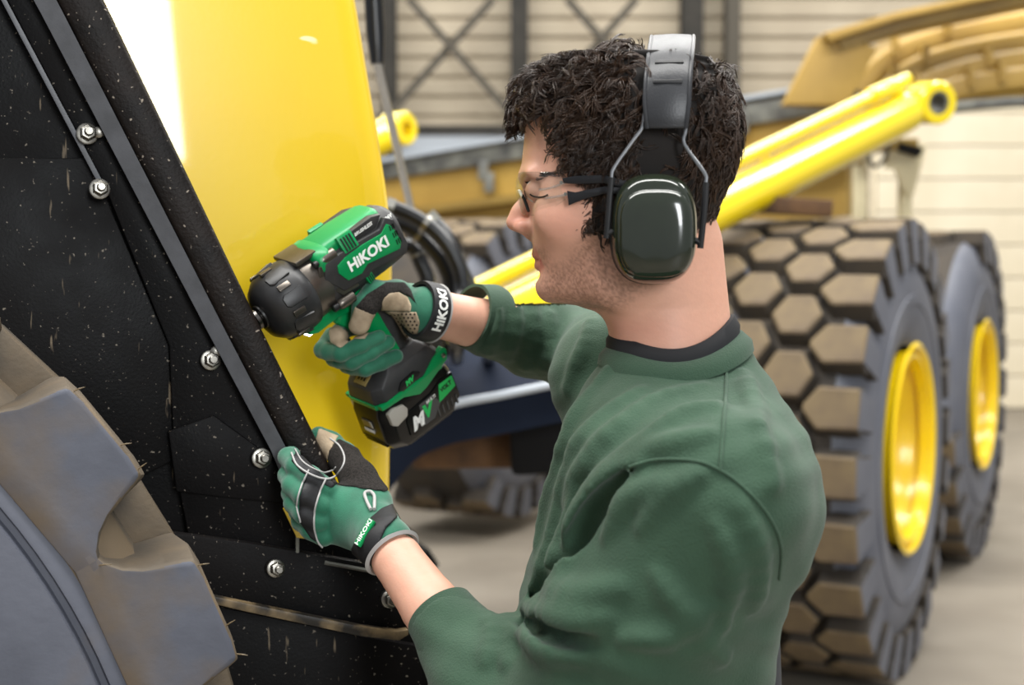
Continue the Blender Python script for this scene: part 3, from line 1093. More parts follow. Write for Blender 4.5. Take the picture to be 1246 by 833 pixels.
xl([(99, 0), (99, 15), (103, 14), (103, 0)], 'tool_dark', 'nose_ring')
xl([(101, 0), (101, 8), (108, 8), (108, 0)], 'socket_steel', 'anvil')
xl([(105, 0), (105, 11), (107, 12.5), (111, 12.5), (112, 11), (114, 11), (115, 12.5), (122, 13), (124, 12.4), (124, 0)], 'socket_steel', 'socket', 28)

# grip and trigger
def hr(x, z, lx, ly, n=2.6, tilt=.28):
    out = []
    for i in range(28):
        a = 2 * math.pi * (i + .5) / 28
        c, s_ = math.cos(a), math.sin(a)
        dx = lx * math.copysign(abs(c) ** (2 / n), c)
        out.append((x + dx, ly * math.copysign(abs(s_) ** (2 / n), s_), z + dx * tilt * .0))
    return mm(out)


tp('grip', MB().loft([hr(-18, -22, 26, 20), hr(-22, -40, 22, 18), hr(-27, -65, 20, 17), hr(-31, -95, 20, 17), hr(-35, -120, 22, 18), hr(-38, -140, 30, 22)]), 'tool_green', ang=60)
tp('grip_rubber', MB().loft([hr(-30, -20, 18, 20.6), hr(-33, -40, 15, 18.8), hr(-36, -65, 14, 17.8), hr(-40, -95, 14, 17.8), hr(-44, -120, 15, 18.8), hr(-48, -138, 22, 22.6)]),
   'tool_black', ang=60)
tp('light_arm', MB().loft([hr(-20, -30, 30, 19, 4), hr(-5, -36, 34, 17, 4), hr(4, -42, 34, 14, 4)]), 'tool_green', None, 0, 2, 60)
tp('lower_arm', side_prism([(60, -40), (62, -46), (50, -50), (20, -48), (-12, -52), (-16, -30), (20, -28)], -15, 15), 'tool_green', None, .003)
tp('work_light', MB().box(mm([(56, 0, -48)])[0], (.008, .016, .005)), 'led_white', None, .001)
tp('trigger', MB().loft([hr(2, -48, 12, 8), hr(8, -58, 12, 8), hr(2, -72, 10, 8)]), 'tool_green')

# foot
def foot_ring(z, x0, x1, y, ch=12, yb=None):
    yb = yb if yb is not None else y
    return mm([(x1, -y + ch, z), (x1, y - ch, z), (x1 - ch, y, z), (x0 + ch * .7, yb, z), (x0, yb - ch * .7, z), (x0, -yb + ch * .7, z), (x0 + ch * .7, -yb, z), (x1 - ch, -y, z)])


tp('foot', MB().loft([foot_ring(-128, -62, -8, 23, 8), foot_ring(-140, -74, 8, 32, 10), foot_ring(-150, -80, 24, 36, 11), foot_ring(-166, -84, 27, 38, 11), foot_ring(-170, -82, 26, 37.4, 11)]),
   'tool_black', None, .0025, 3)
gp = tp('gauge_panel', MB().prism(mm([(6, -12, -139), (6, 12, -139), (21, 12, -148), (21, -12, -148)]), mm([(1, 0, 1.8)])[0]), 'gauge_gold', None, .0005)
for k in range(3):
    tp('gauge_light', MB().box(mm([(14.5, -6 + k * 6, -142.4)])[0], (.006, .0035, .0015), Matrix.Rotation(.54, 3, 'Y')), 'tool_dark', gp)
for sy in (1, -1):
    gl_ = [(26, -168), (26, -174), (-8, -176), (-30, -186), (-42, -184), (-84, -168), (-88, -156), (-84, -150), (-66, -155), (-44, -168), (-8, -166)]
    tp('green_band', side_prism(gl_, 30 * sy, 39.6 * sy), 'tool_green', None, .0018)
    lg = tp('logo_plate', side_prism([(-4, -164), (-12, -156), (-34, -154), (-42, -160), (-34, -166), (-10, -168)], 33 * sy, 40.4 * sy), 'tool_dark', None, .0015)
    tp('strap_pin', MB().lathe([(36 * .001, .003), (.0408, .003), (.0413, .002), (.0413, 0)], mm([(-80, 0, -160)])[0], (0, sy, 0), 14), 'zinc')
tool_text('MV', -22, 40.8, -161, .009, 'lime_print', None, .0005, .3, 0, .1, 1., 'multi_volt_mark')
tp('green_front_band', MB().loft([foot_ring(-169, -80, 28.4, 38.6, 11), foot_ring(-175, -80, 28.0, 38.4, 11)]), 'tool_green', None, .001)
tp('belt_hook_mount', MB().lathe([(-.004, .008), (.012, .008), (.014, .006), (.014, 0)], mm([(-78, 14, -142)])[0], (-.7, .5, .3), 16), 'tool_dark')

# battery
bt = tp('battery', MB().loft([foot_ring(-174, -82, 25, 37.5, 11), foot_ring(-186, -86, 30, 38.5, 12), foot_ring(-222, -84, 32, 38.5, 12), foot_ring(-238, -78, 24, 36, 14), foot_ring(-243, -72, 16, 31, 14)]),
        'battery_black', None, .003, 3)
for sy in (1, -1):
    pb = tp('side_cover', side_prism([(2, -206), (-6, -196), (-44, -193), (-62, -186), (-82, -186), (-82, -222), (-64, -232), (-4, -232), (4, -226)], 34 * sy, 40.2 * sy), 'battery_black', bt, .0015)
    tp('release_button', side_prism([(22, -182), (14, -178), (-2, -182), (-6, -190), (-2, -199), (16, -203), (22, -198)], 34 * sy, 42 * sy), 'button_grey', bt, .0018)
    tp('badge_grey', side_prism([(-22, -197), (-44, -196), (-52, -212), (-36, -226), (-20, -226)], 38 * sy, 40.6 * sy), 'grey_print', pb)
    tp('badge_green', side_prism([(-58, -190), (-80, -190), (-80, -206), (-50, -212)], 38 * sy, 40.7 * sy), 'lime_print', pb)
    for k in range(5):
        x = -44 - k * 7.6
        tp('vent_slot', side_prism([(x, -217), (x - 2.2, -216.5), (x - 1.2, -229), (x + 1.0, -229)], 39 * sy, 40.9 * sy), 'grey_print', pb)
tool_text('M', -11, 40.8, -216, .023, 'white_print', bt, .0012, .35, 0, .02, 1., 'multi_volt_mark')
tool_text('V', -28, 41.0, -211, .023, 'lime_print', bt, .0012, .35, 0, .02, 1., 'multi_volt_mark')
tool_text('MULTI', -40, 41.0, -200, .0055, 'white_print', bt, .0001, .2, 0, .1, 1., 'small_lettering')
tool_text('VOLT', -66, 41.1, -198, .0075, 'tool_dark', bt, .0002, .2, 0, .1, 1., 'small_lettering')


def front_text(body, y, z, size, m, x):
    me = text_mesh(body, size, .00025, 0, .0003)
    R_ = Matrix(((0, 0, 1), (1, 0, 0), (0, 1, 0))).to_4x4()
    o = put('small_lettering', me, m, bt, True)
    o.matrix_basis = Matrix.Translation(Vector((x, y, z)) * .001) @ R_
    return o


g_ = tp('charge_gauge', MB().box(mm([(31.2, -2, -200)])[0], (.002, .02, .011)), 'tool_dark', bt, .0004)
for k in range(4):
    tp('gauge_light', MB().box(mm([(32.2, -9 + k * 4, -200)])[0], (.001, .0026, .008)), 'gauge_gold', g_)
tp('gauge_button', MB().box(mm([(32.2, 7, -200)])[0], (.001, .004, .009)), 'button_grey', g_)
front_text('HiKOKI', -2, -211, .0062, 'white_print', 32.2)
for k in range(3):
    tp('front_rib', MB().box(mm([(30.5 - k * .8, 0, -222 - k * 4)])[0], (.004, .046, .0015)), 'battery_black', bt, .0004)
# ================================================================== implicit-surface modelling kit
F32 = np.float32


def npv(v):
    return np.array((v[0], v[1], v[2]), F32)


def sd_cap(p, a, b, ra, rb):
    a, b = npv(a), npv(b)
    ab = b - a
    t = np.clip(((p - a) @ ab) / max(float(ab @ ab), 1e-12), 0, 1)
    d = np.linalg.norm(p - a - t[:, None] * ab, axis=1)
    return d - (ra + (rb - ra) * t)


def sd_chain(p, pts, rs, k=.004):
    d = None
    for i in range(len(pts) - 1):
        e = sd_cap(p, pts[i], pts[i + 1], rs[i], rs[i + 1])
        d = e if d is None else smin(d, e, k)
    return d


def sd_ell(p, c, r, R=None):
    q = p - npv(c)
    if R is not None:
        q = q @ np.array(R, F32)          # columns of R are the ellipsoid's axes
    r = np.array(r, F32)
    k0 = np.linalg.norm(q / r, axis=1)
    k1 = np.linalg.norm(q / (r * r), axis=1)
    return k0 * (k0 - 1) / np.maximum(k1, 1e-6)


def smin(a, b, k):
    h = np.clip(.5 + .5 * (b - a) / k, 0, 1)
    return b + (a - b) * h - k * h * (1 - h)


def smax(a, b, k):
    return -smin(-a, -b, k)


def surface(fn, lo, hi, h):
    """naive surface nets of fn < 0 sampled every h metres, refined only near the surface"""
    lo = np.array(lo, float)
    S = 4
    n = (np.ceil((np.array(hi) - lo) / (h * S)).astype(int) + 1)
    ax_ = [lo[i] + np.arange(n[i]) * h * S + h * (S - 1) / 2 for i in range(3)]
    G = np.stack(np.meshgrid(*ax_, indexing='ij'), -1).reshape(-1, 3).astype(F32)
    C_ = fn(G).reshape(n)
    near = np.abs(C_) < h * S * 2.2
    Fv = np.repeat(np.repeat(np.repeat(C_, S, 0), S, 1), S, 2).astype(F32)
    msk = np.repeat(np.repeat(np.repeat(near, S, 0), S, 1), S, 2)
    idx = np.argwhere(msk)
    pts = (lo + idx * h).astype(F32)
    vals = np.concatenate([fn(c) for c in np.array_split(pts, max(1, len(pts) // 400000 + 1))])
    Fv[msk] = vals
    inside = Fv < 0
    nx, ny, nz = Fv.shape
    cnt = np.zeros((nx - 1, ny - 1, nz - 1), F32)
    acc = np.zeros((nx - 1, ny - 1, nz - 1, 3), F32)
    sl = lambda o, m: slice(o, m - 1 + o)
    for a in range(3):
        o1, o2 = [i for i in range(3) if i != a]
        for b1 in (0, 1):
            for b2 in (0, 1):
                s0 = [0, 0, 0]
                s0[o1], s0[o2] = b1, b2
                s1 = list(s0)
                s1[a] = 1
                A = Fv[sl(s0[0], nx), sl(s0[1], ny), sl(s0[2], nz)]
                B = Fv[sl(s1[0], nx), sl(s1[1], ny), sl(s1[2], nz)]
                cross = (A < 0) != (B < 0)
                t = np.where(cross, A / np.where(cross, A - B, 1), 0)
                cnt += cross
                for j in range(3):
                    acc[..., j] += np.where(cross, s0[j] + (t if j == a else 0), 0)
    act = cnt > 0
    ids = -np.ones(act.shape, int)
    ids[act] = np.arange(act.sum())
    cell = np.argwhere(act)
    V = lo + (cell + acc[act] / cnt[act][:, None]) * h
    quads = []
    for a in range(3):
        o1, o2 = [(1, 2), (2, 0), (0, 1)][a]
        A = np.take(inside, np.arange(inside.shape[a] - 1), a)
        B = np.take(inside, np.arange(1, inside.shape[a]), a)
        e = np.argwhere(A != B)
        e = e[(e[:, o1] > 0) & (e[:, o2] > 0) & (e[:, o1] < act.shape[o1]) & (e[:, o2] < act.shape[o2])]
        flip = ~A[tuple(e.T)]
        q = []
        for d1, d2 in ((1, 1), (0, 1), (0, 0), (1, 0)):
            c = e.copy()
            c[:, o1] -= d1
            c[:, o2] -= d2
            q.append(ids[tuple(c.T)])
        q = np.stack(q, 1)
        q[flip] = q[flip][:, ::-1]
        quads.append(q)
    Q = np.concatenate(quads)
    Q = Q[(Q >= 0).all(1)]
    return V, Q


def relax(V, Q, it=2, lam=.5):
    E = np.concatenate([Q[:, [0, 1]], Q[:, [1, 2]], Q[:, [2, 3]], Q[:, [3, 0]]])
    E = np.concatenate([E, E[:, ::-1]])
    deg = np.maximum(np.bincount(E[:, 0], minlength=len(V)), 1)
    for k in range(it):
        for l in (lam, -lam * 1.04):
            m = np.stack([np.bincount(E[:, 0], V[E[:, 1], j], len(V)) for j in range(3)], 1) / deg[:, None]
            V = V + l * (m - V)
    return V


def np_mesh(name, V, Q, smooth=True):
    me = bpy.data.meshes.new(name)
    me.from_pydata(V.tolist(), [], Q.tolist())
    me.update()
    if smooth:
        me.polygons.foreach_set('use_smooth', [True] * len(me.polygons))
    return me


def solid(name, fn, lo, hi, h, m, parent, it=2):
    V, Q = surface(fn, lo, hi, h)
    V = relax(V, Q, it)
    return put(name, np_mesh(name, V, Q), m, parent)


def bounds(pts, pad):
    a = np.array([tuple(p) for p in pts])
    return a.min(0) - pad, a.max(0) + pad


_cam = npv(CAM)


def pix(p):
    """world points -> pixel coordinates"""
    q = p - _cam
    dz = q[:, 1] * cp - q[:, 2] * sp
    uy = q[:, 1] * sp + q[:, 2] * cp
    return W_PX / 2 + F_PX * q[:, 0] / dz, H_PX / 2 - F_PX * uy / dz


def poly_sd(px, py, poly):
    """signed distance to a 2D polygon"""
    poly = np.array(poly, float)
    d = np.full(px.shape, 1e9)
    s_ = np.ones(px.shape)
    n = len(poly)
    for i in range(n):
        a, b = poly[i], poly[i - 1]
        e = b - a
        wx, wy = px - a[0], py - a[1]
        t = np.clip((wx * e[0] + wy * e[1]) / (e @ e), 0, 1)
        d = np.minimum(d, (wx - e[0] * t) ** 2 + (wy - e[1] * t) ** 2)
        c1, c2 = py >= a[1], py < b[1]
        c3 = e[0] * wy > e[1] * wx
        flip = (c1 & c2 & c3) | (~c1 & ~c2 & ~c3)
        s_ = np.where(flip, -s_, s_)
    return s_ * np.sqrt(d)


def trace(u, v, fn, d0=.9, d1=2.4):
    """first point of the surface fn = 0 on the ray through a pixel"""
    r = ray(u, v).normalized()
    r = npv(r)
    t = d0
    for k in range(220):
        f = float(fn((_cam + r * F32(t))[None, :].astype(F32))[0])
        if f < .0004:
            break
        t += max(f * .6, .0006)
        if t > d1:
            return None
    return Vector((_cam + r * F32(t)).tolist())


def normal_at(p, fn, e=.002):
    b = np.array([tuple(p)] * 6, F32)
    for i in range(3):
        b[2 * i, i] += e
        b[2 * i + 1, i] -= e
    f = fn(b)
    return Vector((f[0] - f[1], f[2] - f[3], f[4] - f[5])).normalized()


def surface_path(px, fn, n=6, lift=0.):
    out = []
    for q in bez([(u, v, 0) for u, v in px], n):
        p = trace(q.x, q.y, fn)
        if p is not None and (not out or (p - out[-1]).length < .06):
            out.append(p + normal_at(p, fn) * lift if lift else p)
    return out


# ================================================================== the man
mat('skin', H('d9a58c'), .48, sss=.12, bump=.10, bscale=420)
mat('shirt_green', H('2f4a37'), .85, col2=H('2a4432'), scale=26., bump=.5, bscale=520, sheen=.1)
mat('shirt_rib', H('2b4533'), .88, bump=.5, bscale=700, sheen=.1)
mat('tee_black', H('17181b'), .85)
mat('trousers_grey', H('2b2d31'), .85)
mat('boot_black', H('17140f'), .6)
mat('hair_brown', H('2a1d14'), .38, col2=H('3d2a1c'), scale=40., spec=.5)
mat('hair_base', H('120c08'), .8)
mat('eye_white', H('e8e2da'), .2)
mat('iris_brown', H('3b2616'), .2)

HY = 1.42                                   # distance of the man's middle plane
YAW = math.radians(5)
hf = Vector((-math.cos(YAW), math.sin(YAW), 0))
hl = Vector((-math.sin(YAW), -math.cos(YAW), 0))
hu = Vector((0, 0, 1))
H_O = P(775, 240, HY)
H_R = Matrix((hf, hl, hu)).transposed()
H_Rn = np.array(H_R, F32)


def HL(x, y, z):
    return H_O + hf * x + hl * y + hu * z


def HP(u, v, y=0.):
    """pixel on the head's plane y metres to his left of the middle"""
    return on_plane(u, v, H_O + hl * y, hl)


def HS(u, v, y=0.):
    q = HP(u, v, y) - H_O
    return Vector((q.dot(hf), y, q.dot(hu)))


slices = [(70, 757, 780, .010), (72, 738, 800, .030), (77, 712, 830, .048), (88, 684, 856, .061), (105, 659, 872, .069), (130, 645, 882, .074),
          (160, 639, 887, .076), (190, 636, 886, .077), (212, 634.5, 880, .075), (226, 640, 874, .073), (238, 645, 870, .071), (255, 647, 864, .070),
          (275, 646, 856, .069), (290, 647, 850, .067), (303, 649, 845, .064), (318, 655, 842, .061), (332, 660, 840, .058), (345, 665, 838, .054),
          (357, 672, 835, .048), (367, 688, 830, .040), (374, 712, 822, .028)]
sz = np.array([HS(760, v).z for v, *_ in slices])[::-1]
sf = np.array([HS(uf, v).x for v, uf, ub, w in slices])[::-1]
sb = np.array([HS(ub, v).x for v, uf, ub, w in slices])[::-1]
sw = np.array([w for *_, w in slices])[::-1]
zz_ = np.linspace(sz[0], sz[-1], 400)


def smooth_interp(a):
    y = np.interp(zz_, sz, a)
    k = np.hanning(15)
    k /= k.sum()
    yp = np.pad(y, 7, mode='edge')
    return np.convolve(yp, k, 'valid')


cf, cb, cw = smooth_interp(sf), smooth_interp(sb), smooth_interp(sw)


def head_local(p):
    return (p - npv(H_O)) @ H_Rn


def skull(q):
    z = np.clip(q[:, 2], zz_[0], zz_[-1])
    f, b, w = np.interp(z, zz_, cf), np.interp(z, zz_, cb), np.interp(z, zz_, cw)
    a, m = (f - b) / 2, (f + b) / 2
    dx = (q[:, 0] - m) / a
    # the face is a little narrower than the back of the head
    wy = w * np.where(dx > 0, 1 - .06 * dx, 1)
    g = (np.abs(dx) ** 2.25 + np.abs(q[:, 1] / wy) ** 2.25) ** (1 / 2.25)
    d = (g - 1) * np.minimum(a, w)
    dz = np.abs(q[:, 2] - z)
    return np.where(dz > 0, np.sqrt(np.maximum(d, 0) ** 2 + dz ** 2) + np.minimum(d, 0) * 0, d)


def L3(u, v, y):
    return HS(u, v, 0) + Vector((0, y, 0))


def head_fn(p, ears=True):
    q = head_local(p).astype(F32)
    d = skull(q)
    both = lambda y: np.stack([q[:, 0], np.abs(q[:, 1]), q[:, 2]], 1)
    m = both(0)
    d = smin(d, sd_cap(m, L3(641, 217, 0), L3(650, 214, .045), .006, .005), .012)          # brow
    d = smin(d, sd_ell(m, L3(694, 262, .053), (.028, .011, .018)), .034)                     # cheekbone
    d = smin(d, sd_ell(m, L3(752, 335, .048), (.026, .014, .030)), .02)                     # jaw angle
    d = smin(d, sd_cap(m, L3(672, 350, .010), L3(740, 352, .045), .013, .010), .018)        # jaw line
    d = smin(d, sd_ell(q, L3(672, 347, 0), (.013, .019, .014)), .012)                       # chin
    d = smax(d, -sd_ell(m, L3(644, 234, .032), (.011, .019, .011)), .012)                   # eye socket
    d = smin(d, sd_ell(m, L3(657, 234, .031), (.0125, .0145, .0115)), .004)                 # lids over the eye
    nose = smin(sd_cap(q, L3(646, 233, 0), L3(633, 258, 0), .0065, .008), sd_cap(q, L3(633, 258, 0), L3(626.5, 270, 0), .008, .0088), .006)
    nose = smin(nose, sd_ell(m, L3(639, 276, .0105), (.011, .0085, .0075)), .006)
    nose = smin(nose, sd_cap(q, L3(632, 275, 0), L3(645, 284, 0), .005, .006), .005)
    d = smin(d, nose, .006)
    d = smax(d, -sd_ell(m, L3(636, 283, .007), (.006, .0035, .004)), .003)                  # nostril
    d = smin(d, sd_cap(m, L3(653.5, 310, 0), L3(664, 314, .021), .0055, .003), .005)        # upper lip
    d = smin(d, sd_cap(m, L3(657.5, 324, 0), L3(666, 318, .019), .0062, .003), .005)        # lower lip
    d = smax(d, -sd_cap(m, L3(648, 316.5, 0), L3(664, 316, .024), .0015, .0012), .0025)     # mouth line
    d = smax(d, -sd_ell(q, L3(652, 335, 0), (.005, .018, .004)), .006)
    if ears:
        d = smin(d, sd_ell(m, L3(792, 262, .076), (.017, .009, .030)), .006)
    d = smin(d, sd_cap(q, L3(800, 318, 0), L3(812, 470, 0), .053, .055), .03)               # neck
    d = smin(d, sd_cap(q, L3(843, 300, 0), L3(855, 430, 0), .024, .028), .03)
    return d


man = None
# joints
SL, EL, WL = P(872, 602, 1.24), P(665, 935, 1.30), P(470, 662, 1.49)
SRt, ER, WR = P(752, 462, 1.60), P(738, 432, 1.89), P(520, 379, 1.705)
HIPL, HIPR = Vector((.15, HY - .1, .93)), Vector((.15, HY + .1, .93))
KNL, KNR = Vector((.10, HY - .13, .50)), Vector((.16, HY + .14, .50))
ANL, ANR = Vector((.15, HY - .14, .09)), Vector((.26, HY + .15, .09))


def lerp(a, b, t):
    return a + (b - a) * t


def fore_l(p):
    return sd_chain(p, [lerp(WL, EL, -.07), lerp(WL, EL, -.03), lerp(WL, EL, .07), lerp(WL, EL, .3), lerp(WL, EL, .75), EL], [.008, .017, .0265, .0305, .040, .04], .004)


def fore_r(p):
    return sd_chain(p, [lerp(WR, ER, -.07), lerp(WR, ER, -.03), lerp(WR, ER, .07), lerp(WR, ER, .3), lerp(WR, ER, .75), ER], [.008, .017, .0285, .0325, .035, .034], .004)


def body_fn(p):
    d = sd_chain(p, [P(816, 455, HY), P(805, 620, HY), Vector((.14, HY, 1.0))], [.042, .085, .10], .05)
    for S_, E_, fo in ((SL, EL, fore_l), (SRt, ER, fore_r)):
        d = smin(d, sd_chain(p, [P(812, 560, HY), S_, E_], [.05, .048, .042], .03), .04)
        d = smin(d, fo(p), .015)
    for a, b, c in ((HIPL, KNL, ANL), (HIPR, KNR, ANR)):
        d = smin(d, sd_chain(p, [a, b, c, c + Vector((-.14, 0, -.045))], [.075, .05, .034, .025], .02), .03)
    return d


lo, hi = bounds([HP(610, 40), HP(905, 450)], .0)
Vh, Qh = surface(head_fn, (lo[0] - .01, HY - .11, H_O.z - .20), (hi[0] + .01, HY + .11, hi[2] + .01), .0021)
Vh = relax(Vh, Qh, 1)
lo, hi = bounds([SL, EL, WL, SRt, ER, WR, ANL, ANR], .18)
Vb, Qb = surface(body_fn, (lo[0], lo[1], .005), (hi[0], hi[1], 1.45), .0058)
Vb = relax(Vb, Qb, 2)
fl = [(fore_l, [WL, EL]), (fore_r, [WR, ER])]
VV, QQ = [Vh, Vb], [Qh, Qb + len(Vh)]
man_me = np_mesh('person', np.concatenate(VV), np.concatenate(QQ))
# skin tints: stubble, lips, rosy nose and ears, as they are on the man
Vall = np.concatenate(VV).astype(F32)
ql = head_local(Vall)
pu = np.zeros(len(ql))
# side-view pixel coordinates of each vertex on the middle plane
mid = npv(H_O) + ql[:, [0]] * npv(hf) + ql[:, [2]] * npv(hu)
pu, pv = pix(mid)
rn = rng.random(len(ql))
stub = poly_sd(pu, pv, [(646, 288), (640, 300), (655, 302), (666, 306), (672, 322), (690, 318), (706, 296), (716, 284), (740, 288), (790, 300), (790, 345), (745, 385), (700, 380), (662, 365),
                        (655, 345), (655, 335), (664, 330), (664, 325), (655, 312), (640, 308)])
stub = 1 / (1 + np.exp(np.clip(stub, -300, 300) / 4.5))
stub = np.where(pv > 372, stub * np.clip((384 - pv) / 12, 0, 1), stub)
lip = np.minimum(poly_sd(pu, pv, [(640, 303), (655, 303), (672, 316), (660, 331), (640, 331)]) , 9e9)
lip = (1 / (1 + np.exp(np.clip(lip, -90, 90) / 1.5))) * (np.abs(ql[:, 1]) < .025)
rosy = np.exp(-(((pu - 628) / 14) ** 2 + ((pv - 270) / 11) ** 2)) + .5 * np.exp(-(((pu - 690) / 30) ** 2 + ((pv - 275) / 22) ** 2)) + .6 * np.exp(-(((pu - 760) / 70) ** 2 + ((pv - 400) / 22) ** 2))
isb = np.arange(len(ql)) < len(Vh)
base = np.array(H('d3a089'))
C3 = np.tile(base, (len(ql), 1))
mixc = lambda C, c, w: C + (np.array(c) - C) * w[:, None]
C3 = C3 * (1 + .02 * (np.sin(Vall[:, 0] * 310 + 5 * np.sin(Vall[:, 2] * 190)) * np.sin(Vall[:, 2] * 270 + Vall[:, 1] * 330)) + .03 * (rn - .5))[:, None]
C3 = mixc(C3, H('d48a78'), np.clip(rosy, 0, 1) * .5 * isb)
C3 = mixc(C3, H('6d4f3f'), np.clip(stub * (.25 + .55 * rn), 0, 1) * isb)
C3 = mixc(C3, H('b8685c'), lip * .75 * isb)
ca = man_me.color_attributes.new('tint', 'FLOAT_COLOR', 'POINT')
ca.data.foreach_set('color', np.concatenate([C3, np.ones((len(C3), 1))], 1).astype(F32).ravel())
nt = MATS['skin'].node_tree
at = nt.nodes.new('ShaderNodeAttribute')
at.attribute_name = 'tint'
nt.links.new(at.outputs['Color'], nt.nodes['Principled BSDF'].inputs['Base Color'])
man = put('person', man_me, 'skin')
tag(man, 'dark-haired man in a green sweatshirt and work gloves leaning towards the machine', 'person')

# ---- eyes, brows
for sy in (1, -1):
    c = L3(658, 234, .031 * sy)
    eb = part('eye', MB().lathe([(-.0121 + .0242 * k / 12, .0121 * math.sqrt(max(0, 1 - (-1 + 2 * k / 12) ** 2))) for k in range(13)], HL(*c) + hf * .0012, hf, 24),
              'eye_white', man, ang=180)
    part('iris', MB().lathe([(.0117, .0052), (.0124, .0045), (.0127, 0)], HL(*c) + hf * .0012 - hu * .001, (hf - hu * .25).normalized(), 20), 'iris_brown', eb)

lash = [trace(u, v, head_fn) for u, v in ((645, 236), (649, 238.5), (655, 240), (661, 239.5), (667, 237))]
lash = [q + normal_at(q, head_fn) * .0004 for q in lash if q is not None]
if len(lash) > 2:
    part('eyelashes', MB().tube(bez(lash, 4), .0008, 6), 'hair_base', man)

# ---- sweatshirt
tor = [(400, 790, 890, .026), (408, 775, 898, .034), (418, 757, 908, .043), (432, 741, 918, .056), (450, 726, 930, .078), (475, 707, 944, .124), (505, 691, 954, .178), (535, 681, 960, .198), (565, 673, 964, .205),
       (620, 661, 964, .203), (680, 645, 954, .198), (750, 627, 940, .192), (817, 616, 930, .188), (900, 612, 926, .186), (1000, 614, 926, .188), (1080, 618, 924, .186)]
tz = np.array([P(790, v, HY).z for v, *_ in tor])[::-1]
tf = np.array([P(uf, v, HY).x for v, uf, ub, w in tor])[::-1]
tb_ = np.array([P(ub, v, HY).x for v, uf, ub, w in tor])[::-1]
tw2 = np.array([w for *_, w in tor])[::-1]
z2 = np.linspace(tz[0], tz[-1], 500)


def sm2(a):
    y = np.interp(z2, tz, a)
    k = np.hanning(25)
    k /= k.sum()
    return np.convolve(np.pad(y, 12, mode='edge'), k, 'valid')


ctf, ctb, ctw = sm2(tf), sm2(tb_), sm2(tw2)


def torso(p):
    z = np.clip(p[:, 2], z2[0], z2[-1])
    f, b, w = np.interp(z, z2, ctf), np.interp(z, z2, ctb), np.interp(z, z2, ctw)
    a, m = (b - f) / 2, (f + b) / 2
    g = (np.abs((p[:, 0] - m) / a) ** 2.4 + np.abs((p[:, 1] - HY) / w) ** 2.4) ** (1 / 2.4)
    d = (g - 1) * np.minimum(a, w)
    dz = np.abs(p[:, 2] - z)
    return np.where(dz > 0, np.sqrt(np.maximum(d, 0) ** 2 + dz ** 2), d)


CUL, CUR = P(538, 750, 1.425), P(577, 385, 1.752)


def sleeves(p):
    l = sd_chain(p, [SL, lerp(SL, EL, .45), EL], [.078, .077, .066], .02)
    l = smin(l, sd_chain(p, [EL, lerp(EL, CUL, .5), CUL], [.064, .055, .0375], .02), .035)
    r = sd_chain(p, [SRt, lerp(SRt, ER, .5), ER], [.078, .068, .062], .02)
    r = smin(r, sd_chain(p, [ER, lerp(ER, CUR, .55), CUR], [.06, .052, .0415], .02), .03)
    return l, r


def shirt_base(p):
    d = torso(p)
    d = smin(d, sd_ell(p, P(902, 610, HY - .10), (.072, .09, .085)), .04)        # shoulder blade
    l, r = sleeves(p)
    d = smin(d, l, .028)
    d = smin(d, r, .03)
    return d


RIDGES = [  # folds of the cloth, drawn where they fall
    ([(884, 494), (834, 504), (790, 534), (759, 558), (722, 592)], .011), ([(855, 468), (792, 490), (740, 532), (706, 572), (688, 612)], .010),
    ([(778, 476), (740, 502), (714, 530), (690, 575), (672, 640)], .010), ([(738, 452), (710, 492), (692, 530), (672, 590), (654, 660)], .009),
    ([(860, 530), (815, 540), (780, 552)], .009), ([(700, 600), (686, 650), (664, 715), (648, 770)], .009), ([(676, 630), (660, 690), (636, 760)], .008), ([(722, 600), (704, 640), (690, 672)], .008),
    ([(905, 455), (922, 500), (934, 560)], .007), ([(700, 392), (690, 420), (676, 460)], .007), ([(718, 392), (706, 430), (690, 470)], .007),
    ([(780, 568), (744, 588), (716, 622), (700, 660), (676, 706)], .018), ([(800, 590), (765, 612), (738, 650)], .010), ([(850, 580), (810, 606), (780, 640)], .008),
    ([(640, 742), (668, 752), (700, 756), (740, 748)], .016), ([(636, 766), (664, 786), (700, 800)], .016), ([(668, 716), (710, 724), (752, 716)], .014),
    ([(612, 742), (622, 772), (618, 806)], .007), ([(590, 736), (598, 770), (590, 806)], .006), ([(760, 780), (810, 772), (860, 740)], .009),
    ([(870, 640), (890, 690), (880, 760)], .009), ([(905, 620), (925, 680), (918, 740)], .008), ([(800, 700), (830, 740), (880, 800)], .009), ([(905, 470), (925, 520), (940, 590)], .007),
    ([(598, 352), (604, 388), (596, 428)], .006), ([(622, 350), (628, 390), (618, 438)], .007), ([(645, 356), (650, 400), (640, 445)], .008), ([(668, 384), (668, 420), (660, 455)], .008),
    ([(690, 400), (680, 440), (676, 470)], .007)]
GROOVES = [([(772, 572), (744, 596), (722, 622), (706, 650), (690, 676), (666, 706), (648, 726)], .011), ([(636, 758), (672, 771), (716, 780)], .010), ([(644, 733), (690, 741), (736, 736)], .009)]
rid = [([npv(q) for q in surface_path(px, shirt_base, 3)], r) for px, r in RIDGES]
gro = [([npv(q) for q in surface_path(px, shirt_base, 3)], r) for px, r in GROOVES]


def fold_len(pts, p, r):
    c = np.mean(pts, 0)
    R_ = max(np.linalg.norm(q - c) for q in pts) + .05
    m = np.linalg.norm(p - c, axis=1) < R_
    return m


